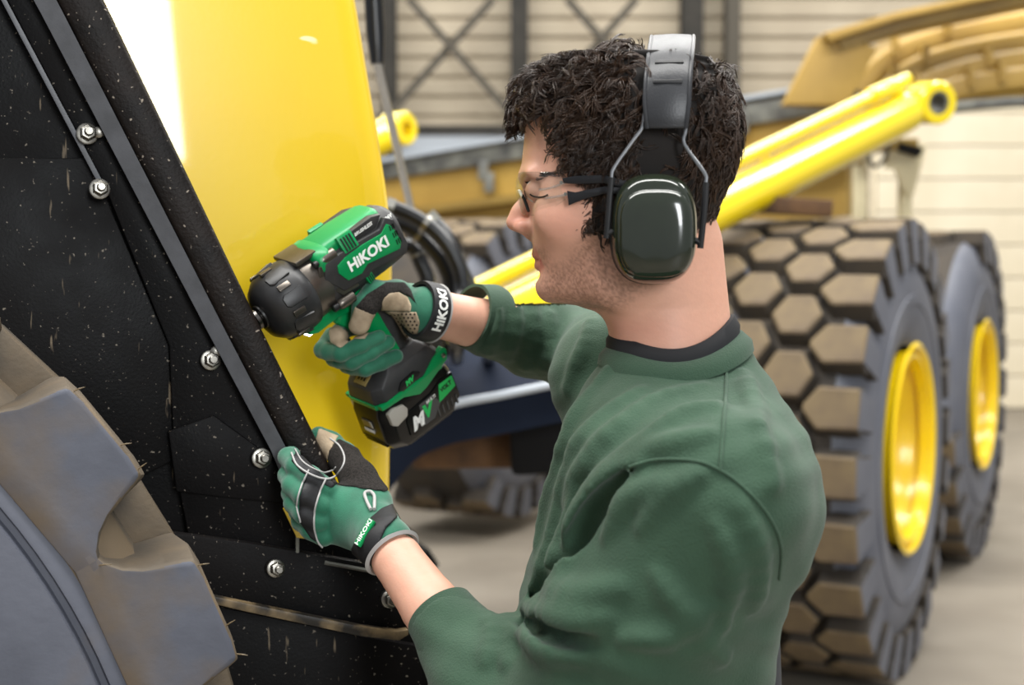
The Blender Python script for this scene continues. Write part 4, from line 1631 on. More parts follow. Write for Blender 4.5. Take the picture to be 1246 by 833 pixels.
def shirt_fn(p):
    d = shirt_base(p)
    for pts, r in rid:
        if len(pts) < 3:
            continue
        m = fold_len(pts, p, r)
        if m.any():
            n = len(pts)
            rs = [r * (.35 + .65 * math.sin(math.pi * min(1, (i + .6) / n))) for i in range(n)]
            d[m] = smin(d[m], sd_chain(p[m], pts, rs, .004) + r * .05, .013)
    for pts, r in gro:
        if len(pts) < 3:
            continue
        m = fold_len(pts, p, r)
        if m.any():
            n = len(pts)
            rs = [r * (.3 + .7 * math.sin(math.pi * min(1, (i + .6) / n))) for i in range(n)]
            d[m] = smax(d[m], -sd_chain(p[m], pts, rs, .004), .012)
    # soft waviness of the cloth
    d = d - .0016 * np.sin(p[:, 0] * 61 + 9 * np.sin(p[:, 2] * 17)) * np.sin(p[:, 2] * 43 + p[:, 1] * 38)
    # open the cuffs
    for c, e in ((CUL, EL), (CUR, ER)):
        n = npv((c - e).normalized())
        s_ = (p - npv(c)) @ n
        near = np.linalg.norm(p - npv(c), axis=1) < .12
        d = np.where(near, np.maximum(d, s_ - .0), d)
    return d


lo, hi = bounds([SL, EL, CUL, SRt, ER, CUR, P(620, 1000, HY), P(930, 1000, HY), P(800, 400, HY)], .1)
hem_z = P(790, 1060, HY).z
V, Q = surface(shirt_fn, (lo[0], lo[1], hem_z - .02), (hi[0] + .06, hi[1], P(790, 402, HY).z), .0038)
V = relax(V, Q, 1)
shirt = put('sweatshirt', np_mesh('sweatshirt', V, Q), 'shirt_green', man)
shirt['label'] = 'dark green crew-neck sweatshirt'


def ring_band(name, c, ax_, r0, r1, length, th, m, parent, n=72, ribs=0):
    """fabric band round an axis: outer radius r0 -> r1 over length"""
    prof = [(0, r0 - th), (0, r0), (length * .25, r0 + .0015), (length * .75, r1 + .0015), (length, r1), (length, r1 - th)]
    return part(name, MB().lathe(prof, c, ax_, n, closed=True), m, parent, ang=50)


nL, nRr = (CUL - EL).normalized(), (CUR - ER).normalized()
ring_band('cuff', CUL - nL * .045, nL, .0405, .0365, .05, .004, 'shirt_rib', shirt)
ring_band('cuff', CUR - nRr * .03, nRr, .0445, .0405, .036, .004, 'shirt_rib', shirt)
# seams
for nm, px in (('shoulder_seam', [(884, 448), (883, 480), (880, 520), (876, 572)]), ('armhole_seam', [(766, 568), (800, 559), (845, 561), (876, 572), (906, 594), (935, 628), (950, 664), (948, 704)])):
    pth = surface_path(px, shirt_fn, 8, .0006)
    if len(pth) > 3:
        part(nm, MB().tube(pth, .0016, 8), 'shirt_green', shirt)


# collar bands follow an oval round the neck
def collar(name, front, side, back, h, flare, m, parent, yw, th=.004):
    a, b = P(*front, HY), P(*back, HY)
    c = (a + b) / 2
    ex = (a - b) / 2
    s_ = P(*side, HY - yw)
    dip = c.z - s_.z
    rings = []
    for k in range(64):
        t = 2 * math.pi * k / 64
        q = c + ex * math.cos(t) + Vector((0, -1, 0)) * yw * math.sin(t) - Vector((0, 0, 1)) * dip * math.sin(t) ** 2
        o_ = (ex.normalized() * math.cos(t) + Vector((0, -1, 0)) * math.sin(t)).normalized()
        up_ = Vector((0, 0, 1))
        top_ = q + up_ * h * .5 - o_ * flare * .5
        bot = q - up_ * h * .5 + o_ * flare * .5
        rings.append([bot, (bot + top_) / 2 + o_ * th, top_, top_ - o_ * th * 1.5, bot - o_ * th * 2])
    rings.append(rings[0])
    return part(name, MB().loft(rings, False), m, parent, ang=60)


collar('collar', (734, 430), (799, 453), (909, 412), .019, .012, 'shirt_rib', shirt, .080)
collar('tee_shirt_collar', (741, 412), (802, 437), (896, 394), .020, .006, 'tee_black', man, .066, .003)


# trousers and boots below the frame
def trousers(p):
    d = sd_chain(p, [Vector((.15, HY, 1.06)), Vector((.15, HY, .95))], [.12, .125], .05)
    for a, b, c in ((HIPL, KNL, ANL), (HIPR, KNR, ANR)):
        d = smin(d, sd_chain(p, [a, b, c], [.098, .075, .066], .03), .04)
    return np.maximum(d, .06 - p[:, 2])


lo, hi = bounds([HIPL, HIPR, KNL, KNR, ANL, ANR, Vector((.15, HY, 1.1))], .14)
solid('trousers', trousers, (lo[0], lo[1], .04), hi, .009, 'trousers_grey', man)
for a in (ANL, ANR):
    fn = lambda p, a=a: np.maximum(smin(sd_cap(p, a + Vector((0, 0, .04)), a + Vector((.01, 0, -.03)), .05, .05), sd_chain(p, [a + Vector((.02, 0, -.05)), a + Vector((-.10, 0, -.05)),
                                  a + Vector((-.19, 0, -.055))], [.048, .046, .036], .02), .03), -p[:, 2] + .0)
    lo, hi = bounds([a + Vector((-.2, 0, 0)), a + Vector((.05, 0, .05))], .07)
    solid('boot', fn, (lo[0], lo[1], -.01), hi, .006, 'boot_black', man)
# ================================================================== hair
HAIR_POLY = [(634, 158), (655, 150), (672, 140), (682, 150), (686, 175), (692, 203), (704, 214), (722, 217), (720, 245), (716, 270), (722, 284), (736, 292), (760, 296), (800, 306),
             (836, 304), (862, 303), (880, 285), (930, 250), (940, 120), (860, 20), (740, 10), (640, 40), (600, 130)]


def hair_region(p):
    q = head_local(p)
    m = npv(H_O) + q[:, [0]] * npv(hf) + q[:, [2]] * npv(hu)
    u, v = pix(m)
    return poly_sd(u, v, HAIR_POLY) / 1220.0


def skull_n(q):
    """distance to the scalp, evened out by the gradient"""
    q = q.astype(F32)
    f = skull(q)
    g = np.zeros(len(q))
    for i in range(3):
        a = q.copy()
        a[:, i] += .0015
        g += ((skull(a) - f) / .0015) ** 2
    return f / np.maximum(np.sqrt(g), .6)


def skull_w(p):
    return skull_n(head_local(p).astype(F32))


def hair_cap(p):
    d = skull_w(p) - .0065
    return smax(d, hair_region(p) + .003, .004)


lo, hi = bounds([HP(620, 40), HP(910, 320)], .015)
hair = solid('hair', hair_cap, (lo[0], HY - .1, lo[2]), (hi[0], HY + .1, hi[2]), .0026, 'hair_base', man, 1)
hair['label'] = 'short dark brown curly hair'

# curls: clumps of thin wavy strands rooted on the scalp
NCL = 3000
U = rng.random((NCL * 3, 3)) * 2 - 1
U = U[np.linalg.norm(U, axis=1) < 1][:NCL * 2]
U /= np.linalg.norm(U, axis=1)[:, None]
c0 = head_local(npv(HP(768, 180))[None])[0]
roots = c0 + U * .15
# walk each direction on to the scalp
for k in range(30):
    d = skull_n(roots)
    roots = roots - U * (d * .8)[:, None]
roots = roots[np.abs(skull_n(roots)) < .003]
wr = npv(H_O) + roots @ H_Rn.T
keep = hair_region(wr.astype(F32)) < -.001
roots = roots[keep][:NCL]
NCL = len(roots)


def grad(q, e=.002):
    g = np.zeros_like(q)
    for i in range(3):
        a, b = q.copy(), q.copy()
        a[:, i] += e
        b[:, i] -= e
        g[:, i] = skull(a.astype(F32)) - skull(b.astype(F32))
    return g / np.maximum(np.linalg.norm(g, axis=1), 1e-9)[:, None]


Nn = grad(roots)
crown = np.array(tuple(HS(838, 92)))
flow = roots - crown
flow = flow - Nn * (flow * Nn).sum(1)[:, None]
flow /= np.maximum(np.linalg.norm(flow, axis=1), 1e-6)[:, None]
flow += rng.normal(0, .55, flow.shape)
flow = flow - Nn * (flow * Nn).sum(1)[:, None]
flow /= np.linalg.norm(flow, axis=1)[:, None]
bit = np.cross(Nn, flow)
frontness = np.clip((roots[:, 0] - .0) / .10, 0, 1) * np.clip((roots[:, 2] - .03) / .05, 0, 1)
topness = np.clip((roots[:, 2] - .02) / .09, 0, 1)
edge_d = -hair_region((npv(H_O) + roots @ H_Rn.T).astype(F32))
tame = np.clip(edge_d / .03, 0, 1)
xb = HS(814, 100, .08).x
under = (np.abs(roots[:, 0] - xb) < .022) & (roots[:, 2] > .03)
Lk = (.020 + .013 * topness + rng.random(NCL) * .010) * (.55 + .45 * tame)
lift = .005 + .0042 * topness + .0055 * frontness
rad = .0026 + .0032 * topness
rad = np.where(under, .0008, rad)
lift = np.where(under, .0015, lift)
Lk = np.where(under, .014, Lk)
ph = rng.random(NCL) * 6.28
turns = 5.0 + rng.random(NCL) * 4.0
hand = np.where(rng.random(NCL) < .5, 1, -1)
NS, SEG = 6, 14
st = np.linspace(0, 1, SEG + 1)
verts, faces = [], []
off0 = 0
base_ring = np.array([[math.cos(a), math.sin(a)] for a in (0, 2.0944, 4.18879)])
allV = []
for s_i in range(NS):
    jo = rng.normal(0, 1, (NCL, 2))
    jo /= np.maximum(np.linalg.norm(jo, axis=1), 1)[:, None]
    jph = ph + rng.normal(0, .18, NCL)
    Lj = Lk * (1 + rng.normal(0, .08, NCL))
    paths = []
    for t in st:
        prof = np.sin(min(1, t * 1.35) * math.pi / 2)
        base_p = roots + flow * (Lj * t)[:, None] + Nn * (lift * prof + .001)[:, None]
        cu = rad * (.4 + .6 * t)
        a = jph + hand * turns * t
        spread = .0021 * (1 - .35 * t)
        pnt = base_p + bit * (cu * np.cos(a) + jo[:, 0] * spread)[:, None] + Nn * (cu * np.sin(a) * .8 + jo[:, 1] * spread)[:, None] + flow * (np.sin(a * .7) * .0015)[:, None]
        # stay above the scalp, sink back towards it at the tips
        d = skull_n(pnt)
        want = .002 + lift * prof * .55
        pnt = pnt + Nn * np.maximum(0, want - d)[:, None]
        far = np.maximum(0, d - (lift + rad * 1.6))
        pnt = pnt - Nn * far[:, None]
        paths.append(pnt)
    Pp = np.stack(paths, 1)
    T = np.gradient(Pp, axis=1)
    T /= np.maximum(np.linalg.norm(T, axis=2), 1e-9)[..., None]
    n1 = np.cross(T, Nn[:, None, :])
    n1 /= np.maximum(np.linalg.norm(n1, axis=2), 1e-9)[..., None]
    n2 = np.cross(T, n1)
    rr = .00062 * (1 - .55 * st)[None, :, None]
    ringv = np.stack([Pp + rr * (n1 * c + n2 * s) for c, s in base_ring], 2)      # clump, seg, 3, xyz
    allV.append(ringv.reshape(-1, 3))
HV = np.concatenate(allV)
HVw = npv(H_O) + HV @ H_Rn.T
nst = NCL * NS
bi = (np.arange(nst) * (SEG + 1) * 3)[:, None, None]
sg = (np.arange(SEG) * 3)[None, :, None]
kk = np.arange(3)[None, None, :]
k2 = (np.arange(3) + 1) % 3
k2 = k2[None, None, :]
Qh_ = np.stack([bi + sg + kk, bi + sg + k2, bi + sg + 3 + k2, bi + sg + 3 + kk], -1).reshape(-1, 4)


def fast_mesh(name, V, Q):
    me = bpy.data.meshes.new(name)
    me.vertices.add(len(V))
    me.vertices.foreach_set('co', V.astype(F32).ravel())
    me.loops.add(Q.size)
    me.loops.foreach_set('vertex_index', Q.astype(np.int32).ravel())
    me.polygons.add(len(Q))
    me.polygons.foreach_set('loop_start', (np.arange(len(Q)) * 4).astype(np.int32))
    me.polygons.foreach_set('use_smooth', np.ones(len(Q), bool))
    me.update(calc_edges=True)
    me.validate()
    return me


curls = put('curls', fast_mesh('curls', HVw, Qh_), 'hair_brown', hair)
curls['kind'] = 'stuff'

# eyebrows
for sy in (1, -1):
    mb = MB()
    tt = rng.random(150)
    pts = []
    for t in tt:
        q = L3(643 + 38 * t, 217 - 3.0 * math.sin(t * 2.6) + rng.normal(0, .9), 0)
        pts.append(tuple(HL(q.x, (.012 + .043 * t) * sy, q.z)))
    pp = np.array(pts, F32)

    def head_grad(p, e=.002):
        g = np.stack([head_fn(p + np.eye(3, dtype=F32)[i] * e) - head_fn(p - np.eye(3, dtype=F32)[i] * e) for i in range(3)], 1)
        return g / np.maximum(np.linalg.norm(g, axis=1), 1e-9)[:, None]
    for _ in range(8):                       # settle the roots on the skin
        pp = (pp - head_grad(pp) * head_fn(pp)[:, None]).astype(F32)
    nn = head_grad(pp)
    for w, n_ in zip(pp, nn):
        w, n_ = Vector(w.tolist()), Vector(n_.tolist())
        dr = (hf * -.9 + hl * sy * .5 + hu * rng.normal(.05, .12)).normalized()
        mb.tube([w, w + dr * .004 + n_ * .0012, w + dr * .008 + n_ * .0008], [.0004, .00035, .0002], 4)
    part('eyebrow', mb, 'hair_brown', man)

# ================================================================== ear muffs
mat('muff_green', H('1b2118'), .14, col2=H('20261c'), scale=8., spec=.6, coat=.4)
mat('muff_black', H('121214'), .45)
mat('band_black', H('2a2b2e'), .38, bump=.1, bscale=600)
mat('wire_grey', H('8b8d90'), .3, metal=.9)
mat('clear_plastic', H('e6e6e2'), .1)
mat('temple_black', H('0c0d12'), .4)
muff = empty('ear_muffs', HP(797, 277, .09), 'black ear muffs with glossy dark green cups over the man\'s curly hair', 'ear muffs')


def sup(cx, cz, a, b, y, n=2.7, k=48, skew=0.):
    out = []
    for i in range(k):
        t = 2 * math.pi * i / k
        c, s_ = math.cos(t), math.sin(t)
        px_ = a * math.copysign(abs(c) ** (2 / n), c)
        pz_ = b * math.copysign(abs(s_) ** (2 / n), s_)
        out.append((cx + px_ + skew * pz_, y, cz + pz_))
    return out


cc = HS(796, 278, .1)
for sy in (1, -1):
    W = lambda ring: [HL(x, y * sy, z) for x, y, z in ring]
    a, b = .0392, .0505
    part('cushion', MB().loft([W(sup(cc.x + .001, cc.z, a * .96, b * .96, .066)), W(sup(cc.x + .001, cc.z, a * 1.04, b * 1.03, .074)), W(sup(cc.x + .001, cc.z, a * 1.0, b * 1.0, .083))]),
         'muff_black', muff, ang=60)
    cup = part('cup', MB().loft([W(sup(cc.x, cc.z, a * .98, b * .98, .081)), W(sup(cc.x, cc.z, a * 1.02, b * 1.02, .086)), W(sup(cc.x, cc.z, a * 1.0, b * 1.0, .098)),
                                 W(sup(cc.x, cc.z, a * .95, b * .955, .106)), W(sup(cc.x, cc.z, a * .87, b * .89, .112)), W(sup(cc.x, cc.z, a * .80, b * .82, .1145))]), 'muff_green', muff, ang=70)
    dx, dz = -.0015, -.0045
    part('cup_face', MB().loft([W(sup(cc.x + dx, cc.z + dz, a * .86, b * .80, .1115, 3.2)), W(sup(cc.x + dx, cc.z + dz, a * .84, b * .785, .1150, 3.2)),
                                W(sup(cc.x + dx, cc.z + dz, a * .76, b * .71, .1180, 3.0)), W(sup(cc.x + dx, cc.z + dz, a * .5, b * .5, .1198, 2.6)), W(sup(cc.x + dx, cc.z + dz, a * .12, b * .12, .1204, 2.2))]),
         'muff_green', cup, ang=70)

    def hw(u, v, y):
        q = HS(u, v, y)
        return HL(q.x, q.y * sy, q.z)
    fw = [hw(784, 138, .090), hw(781, 156, .092), hw(771, 170, .094), hw(748, 203, .098), hw(744, 216, .099), hw(741, 250, .1), hw(738, 290, .1)]
    rw = [hw(835, 140, .090), hw(834, 160, .092), hw(833, 176, .093), hw(857, 210, .098), hw(859, 222, .099), hw(857, 255, .1), hw(852, 302, .1)]
    for pth in (fw, rw):
        w_ = part('wire', MB().tube(bez(pth, 4), .0018, 10), 'wire_grey', muff)
        part('wire_sleeve', MB().tube(bez(pth[4:], 4), .0030, 10), 'muff_black', w_)
    part('pivot_arm', MB().tube([hw(739, 284, .1), hw(752, 280, .099)], .003, 10), 'muff_black', muff)
    part('pivot_arm', MB().tube([hw(853, 296, .1), hw(842, 290, .099)], .003, 10), 'muff_black', muff)

# headband: one padded arch over the crown
arch = [(811, 156, .0905), (811, 140, .0915), (811.5, 118, .089), (813, 95, .082), (815, 76, .068), (817, 62, .047), (818, 54, .022), (818, 51.5, 0)]
pl = [HS(u, v, y) for u, v, y in arch]
full = pl + [Vector((q.x, -q.y, q.z)) for q in pl[::-1][1:]]
full = bez(full, 5)
rings, piping = [], [[], []]
n_f = len(full)
for i, q in enumerate(full):
    t = (full[min(i + 1, n_f - 1)] - full[max(i - 1, 0)]).normalized()
    out_ = Vector((1, 0, 0)).cross(t)
    if out_.dot(q - Vector((q.x, 0, -.05))) < 0:
        out_ = -out_
    s_ = i / (n_f - 1)
    hw_ = .0205 * min(1, .86 + 1.2 * min(s_, 1 - s_))
    th = .0035
    ring = []
    for (xx, oo) in ((-1, -.3), (-1, .35), (-.85, .75), (0, 1), (.85, .75), (1, .35), (1, -.3), (0, -.6)):
        ring.append(HL(*(q + Vector((xx * hw_, 0, 0)) + out_ * (oo * th + .0045))))
    rings.append(ring)
    for j, xx in enumerate((-1, 1)):
        piping[j].append(HL(*(q + Vector((xx * hw_, 0, 0)) + out_ * .0055)))
band = part('headband', MB().loft(rings), 'band_black', muff, .0006, 1, ang=50)
for pth in piping:
    part('band_edge', MB().tube(pth, .0021, 8), 'band_black', band)
for (v, y) in ((80, .074), (104, .0875)):
    q = HS(814, v, y)
    i = min(range(n_f // 2), key=lambda k: (full[k] - q).length)
    t = (full[i + 1] - full[i - 1]).normalized()
    o_ = Vector((1, 0, 0)).cross(t)
    if o_.y < 0:
        o_ = -o_
    Rm = H_R @ Matrix((Vector((1, 0, 0)), t, o_)).transposed()
    part('band_slot', MB().box(HL(*(full[i] + o_ * .0080)), (.027, .004, .0016), Rm), 'muff_black', band, .0007)

# ================================================================== safety glasses
lensm = bpy.data.materials.new('lens_clear')
lensm.use_nodes = True
nt = lensm.node_tree
nt.nodes.clear()
o_ = nt.nodes.new('ShaderNodeOutputMaterial')
tr = nt.nodes.new('ShaderNodeBsdfTransparent')
tr.inputs[0].default_value = (.93, .94, .93, 1)
gl = nt.nodes.new('ShaderNodeBsdfGlossy')
gl.inputs['Roughness'].default_value = .03
lw = nt.nodes.new('ShaderNodeLayerWeight')
lw.inputs[0].default_value = .3
fr = nt.nodes.new('ShaderNodeMapRange')
fr.inputs['To Min'].default_value = .03
fr.inputs['To Max'].default_value = .30
pw = nt.nodes.new('ShaderNodeMath')
pw.operation = 'POWER'
pw.inputs[1].default_value = 3.
nt.links.new(lw.outputs['Facing'], pw.inputs[0])
nt.links.new(pw.outputs[0], fr.inputs['Value'])
mx = nt.nodes.new('ShaderNodeMixShader')
nt.links.new(fr.outputs[0], mx.inputs[0])
nt.links.new(tr.outputs[0], mx.inputs[1])
nt.links.new(gl.outputs[0], mx.inputs[2])
nt.links.new(mx.outputs[0], o_.inputs[0])
MATS['lens_clear'] = lensm
rodm = lensm.copy()
rodm.name = 'clear_rod'
for n_ in rodm.node_tree.nodes:
    if n_.type == 'MAP_RANGE':
        n_.inputs['To Min'].default_value = .3
        n_.inputs['To Max'].default_value = .6
MATS['clear_rod'] = rodm
gls = empty('safety_glasses', HP(640, 235, 0), 'clear wrap-around safety glasses with black temples on the man\'s face', 'glasses')
# lens centre line seen from above: nose bridge -> temple corner
path = [(630.5, 0.0), (631.5, .012), (634, .026), (640, .042), (652, .055), (668, .064), (690, .071)]
top_v = [214, 213.5, 213, 213, 213.5, 214.5, 216]
bot_v = [234, 244, 256, 263, 264, 260, 246]
for sy in (1, -1):
    tops, bots = [], []
    for (u, y), vt, vb in zip(path, top_v, bot_v):
        q = HS(u, vt, 0)
        tops.append(Vector((q.x, y * sy, q.z)))
        q = HS(u + 2.5, vb, 0)
        bots.append(Vector((q.x, y * sy, q.z)))
    T_, B_ = bez(tops, 4), bez(bots, 4)
    gridv = []
    NV = 7
    for j in range(NV):
        s_ = j / (NV - 1)
        gridv.append([HL(*(t.lerp(b, s_) + Vector((.0035 * math.sin(math.pi * s_), .0025 * sy * math.sin(math.pi * s_), 0)))) for t, b in zip(T_, B_)])
    nC = len(T_)
    cen = HL(.06, 0, 0)
    outer = [p for r in gridv for p in r]
    inner_ = [p + (cen - p).normalized() * .0016 for p in outer]
    K = len(outer)
    fs = []
    for j in range(NV - 1):
        for i in range(nC - 1):
            fs.append((j * nC + i, j * nC + i + 1, (j + 1) * nC + i + 1, (j + 1) * nC + i))
            fs.append(tuple(K + k for k in (j * nC + i, (j + 1) * nC + i, (j + 1) * nC + i + 1, j * nC + i + 1)))
    for i in range(nC - 1):
        fs.append((i, K + i, K + i + 1, i + 1))
        e = (NV - 1) * nC
        fs.append((e + i, e + i + 1, K + e + i + 1, K + e + i))
    ln_ = part('lens', MB().add(outer, fs and (fs)), None, gls) if False else put('lens', MB().add(outer + inner_, fs).mesh('lens', 0, 1, True, 60), 'lens_clear', gls)
    part('lens_edge', MB().tube([HL(*p) for p in B_], .0005, 6), 'lens_clear', ln_)
    part('lens_edge', MB().tube([HL(*p) for p in T_], .0005, 6), 'lens_clear', ln_)

    def gw(u, v, y):
        q = HS(u, v, y)
        return HL(q.x, q.y * sy, q.z)
    # clear hinge rods, then the split black temple
    hg = part('hinge_rod', MB().tube(bez([gw(656, 231, .063), gw(672, 228, .069), gw(690, 221, .073)], 4), .0012, 8), 'clear_rod', gls)
    part('hinge_rod', MB().tube(bez([gw(664, 241, .065), gw(678, 239, .070), gw(693, 236, .0735)], 4), .0012, 8), 'clear_rod', gls)
    part('hinge_screw', MB().lathe([(0, .0017), (.002, .0017), (.002, 0)], gw(683, 222, .0735), hl * sy, 12), 'zinc', hg)
    part('hinge_screw', MB().lathe([(0, .0017), (.002, .0017), (.002, 0)], gw(688, 236, .0745), hl * sy, 12), 'zinc', hg)
    up_arm = [(684, 217), (700, 214), (735, 213), (770, 222), (790, 232), (788, 238), (766, 231), (735, 223), (700, 224), (686, 223)]
    lo_arm = [(690, 232), (700, 234), (735, 227), (766, 229), (766, 236), (735, 236), (712, 242), (692, 250)]
    part('temple', MB().prism([gw(u, v, .074 + .006 * min(1, (u - 684) / 50)) for u, v in up_arm], hl * sy * .0035), 'temple_black', gls, .0006)
    part('temple_grip', MB().prism([gw(u, v, .075 + .006 * min(1, (u - 684) / 50)) for u, v in lo_arm], hl * sy * .004), 'temple_black', gls, .0006)
part('nose_bridge', MB().tube(bez([HL(*L3(637, 240, -.014)), HL(*L3(633, 233, -.006)), HL(*L3(633, 233, .006)), HL(*L3(637, 240, .014))], 4), .0016, 8), 'clear_plastic', gls)
for sy in (1, -1):
    part('nose_pad', MB().tube(bez([HL(*L3(637, 238, .013 * sy)), HL(*L3(641, 247, .0155 * sy)), HL(*L3(645, 258, .019 * sy))], 4), .0016, 8), 'temple_black', gls)

# ================================================================== gloves
mat('glove_green', H('1f6b50'), .75, col2=H('1b5f47'), scale=50., bump=.25, bscale=700, sheen=.3)
mat('glove_terry', H('2b2623'), .95, col2=H('17130f'), scale=420., bump=1., bscale=900, lo=.42, hi=.6)
mat('glove_tan', H('b29f86'), .8, col2=H('9d8a72'), scale=70., bump=.3, bscale=500)
mat('glove_black', H('17171a'), .6, bump=.15, bscale=600)
mat('piping_grey', H('a9a7a5'), .6)
mat('mesh_hole', H('2b241d'), .8)


def TP(u, v, y):
    """pixel on the wrench's plane y millimetres to its left"""
    return on_plane(u, v, TL(0, y, 0), t_s)


# ---- right glove, closed round the wrench grip
fingers = []
for (a_, b_, ya, yb) in (((414, 430), (461, 410), 20, 26), ((428, 440), (472, 416), 20, 26), ((444, 448), (482, 433), 20, 26)):
    A_, B_ = TP(*a_, ya), TP(*b_, yb)
    Fr = A_ + t_f * .004 - t_s * .020
    Bk = A_ - t_s * .048 - t_f * .022
    fingers.append(([Bk, Fr - t_s * .012, Fr, A_, lerp(A_, B_, .5) + t_s * .001, B_], [.0105, .0105, .0102, .0100, .0098, .0088]))
IT = TP(409, 409, 12)
index_f = ([TP(470, 395, -28), TP(425, 398, -22), TP(414, 404, -4), IT], [.0110, .0108, .0108, .0098])
THUMB = [TP(502, 372, 6), TP(482, 361, 20), TP(456, 357, 28), TP(443, 372, 31), TP(437, 394, 29)]
THUMB_R = [.024, .020, .0155, .0135, .0115]
PALM = [TP(456, 372, -16), TP(486, 374, -8), WR + t_s * .0]
WRIST_N = (ER - WR).normalized()


def gr_fn(p):
    d = sd_chain(p, [TP(462, 366, -14), TP(488, 372, -6), TP(508, 376, 0), WR], [.020, .027, .0295, .0310], .006)
    d = smin(d, sd_chain(p, [TP(470, 420, -24), TP(492, 396, -8)], [.02, .026], .01), .02)
    d = smin(d, sd_chain(p, THUMB, THUMB_R, .006), .010)
    for pts, rs in fingers + [index_f]:
        d = smin(d, sd_chain(p, pts, rs, .003), .0012)
    s_ = (p - npv(WR + WRIST_N * .008)) @ npv(WRIST_N)
    return np.maximum(d, s_)


glR = solid('glove', gr_fn, *bounds([WR, IT, TP(480, 445, 30), TP(470, 420, -50)], .055), .0019, 'glove_green', man, 1)
glR['label'] = 'work glove gripping the impact wrench, green with tan thumb and mesh palm'


def patch(name, fn, poly, th, m, parent, keep, h=.0018, bnd=None, rnd=.001):
    """a layer th thick lying on the surface fn inside the drawn outline, on the side where keep(p) < 0"""
    def f(p):
        u, v = pix(p)
        r = poly_sd(u, v, poly) / 1060.0
        d = fn(p)
        return smax(smax(np.maximum(d - th, -(d + .003)), r, rnd), keep(p), rnd)
    return solid(name, f, *bnd, h, m, parent, 1)


left_side = lambda y0: (lambda p: -((p - npv(TL(0, y0, 0))) @ npv(t_s)))
bR = bounds([TP(400, 340, 30), TP(530, 440, 30), TP(400, 340, 0), TP(530, 440, 0)], .02)
patch('terry_panel', gr_fn, [(432, 374), (446, 358), (470, 343), (492, 343), (500, 352), (508, 372), (500, 362), (485, 355), (468, 362), (463, 380), (452, 384)], .0016, 'glove_terry', glR, left_side(2), bnd=bR)
patch('thumb_patch', gr_fn, [(432, 373), (461, 383), (452, 400), (444, 412), (430, 412), (422, 400)], .0016, 'glove_tan', glR, left_side(12), bnd=bR)
patch('palm_patch', gr_fn, [(464, 378), (465, 364), (473, 356), (485, 355), (496, 361), (501, 372), (500, 379)], .0020, 'glove_tan', glR, left_side(2), bnd=bR)
mesh_poly = [(465, 379), (507, 379), (511, 392), (508, 408), (497, 413), (482, 400)]
mp = patch('mesh_panel', gr_fn, mesh_poly, .0013, 'glove_tan', glR, left_side(-4), bnd=bR)
patch('index_tip', gr_fn, [(399, 398), (412, 396), (424, 404), (424, 416), (414, 424), (402, 416)], .0016, 'glove_tan', glR, left_side(2), bnd=bR)
# perforations of the mesh
hb = MB()
for i in range(9):
    for j in range(8):
        u = 466 + i * 4.9 + (2.4 if j % 2 else 0)
        v = 382 + j * 4.2
        if poly_sd(np.array([u]), np.array([v]), mesh_poly)[0] > -2:
            continue
        p = trace(u, v, gr_fn, 1.4, 1.9)
        if p is None:
            continue
        n_ = normal_at(p, gr_fn)
        hb.lathe([(.0010, .0013), (.0019, .0013), (.0019, 0)], p, n_, 6)
if hb.v:
    hm = part('mesh_holes', hb, 'mesh_hole', mp)
    hm['kind'] = 'stuff'
# cuff band with lettering
cR = WR + WRIST_N * .009
ring_band('cuff_band', cR - WRIST_N * .024, WRIST_N, .0345, .0350, .024, .004, 'glove_black', glR)
part('cuff_piping', MB().lathe([(.0, .033), (.0025, .0365), (.005, .033), (.0025, .0315)], cR - WRIST_N * .001, WRIST_N, 56, closed=True), 'piping_grey', glR)


def wrap_text(body, size, c, ax_, r, start, sgn, m, parent, bold):
    """lettering wrapped round a band of radius r about the axis ax_"""
    me = text_mesh(body, size, bold, 0, .0003)
    e1 = (vz - ax_ * vz.dot(ax_)).normalized()           # faces the viewer
    e2 = ax_.cross(e1)
    for v in me.vertices:
        x, y, z = v.co
        a = start + sgn * x / r
        v.co = c - ax_ * (y) + (e1 * math.cos(a) + e2 * math.sin(a)) * (r + z)
    me.update()
    return put('brand_lettering', me, m, parent)


wrap_text('HiKOKI', .017, cR - WRIST_N * .012, WRIST_N, .0366, -.2, -1, 'white_print', glR, .0006)

# ---- left glove, holding the end of the bar
K1 = [P(398, 594, 1.545), P(386, 612, 1.535), P(384, 632, 1.535), P(392, 652, 1.545)]
def chainL(pts):
    return [P(*q) for q in pts]


FL = [(chainL([(398, 596, 1.553), (378, 580, 1.548), (360, 567, 1.562), (350, 556, 1.590), (362, 548, 1.622)]), [.0125, .0118, .0112, .0105, .009]),
      (chainL([(390, 614, 1.545), (370, 602, 1.540), (356, 590, 1.556), (350, 578, 1.586), (362, 570, 1.618)]), [.0128, .012, .0115, .0105, .009]),
      (chainL([(388, 634, 1.545), (370, 624, 1.542), (358, 612, 1.558), (354, 600, 1.586), (366, 594, 1.615)]), [.0125, .0118, .0112, .0102, .009]),
      (chainL([(394, 652, 1.550), (378, 644, 1.550), (366, 634, 1.566), (362, 622, 1.590), (372, 614, 1.612)]), [.0115, .0108, .0102, .0095, .008])]
THL = (chainL([(455, 612, 1.560), (436, 582, 1.590), (418, 556, 1.622), (402, 540, 1.640), (388, 530, 1.642)]), [.021, .0185, .016, .0135, .011])
NWL = (EL - WL).normalized()


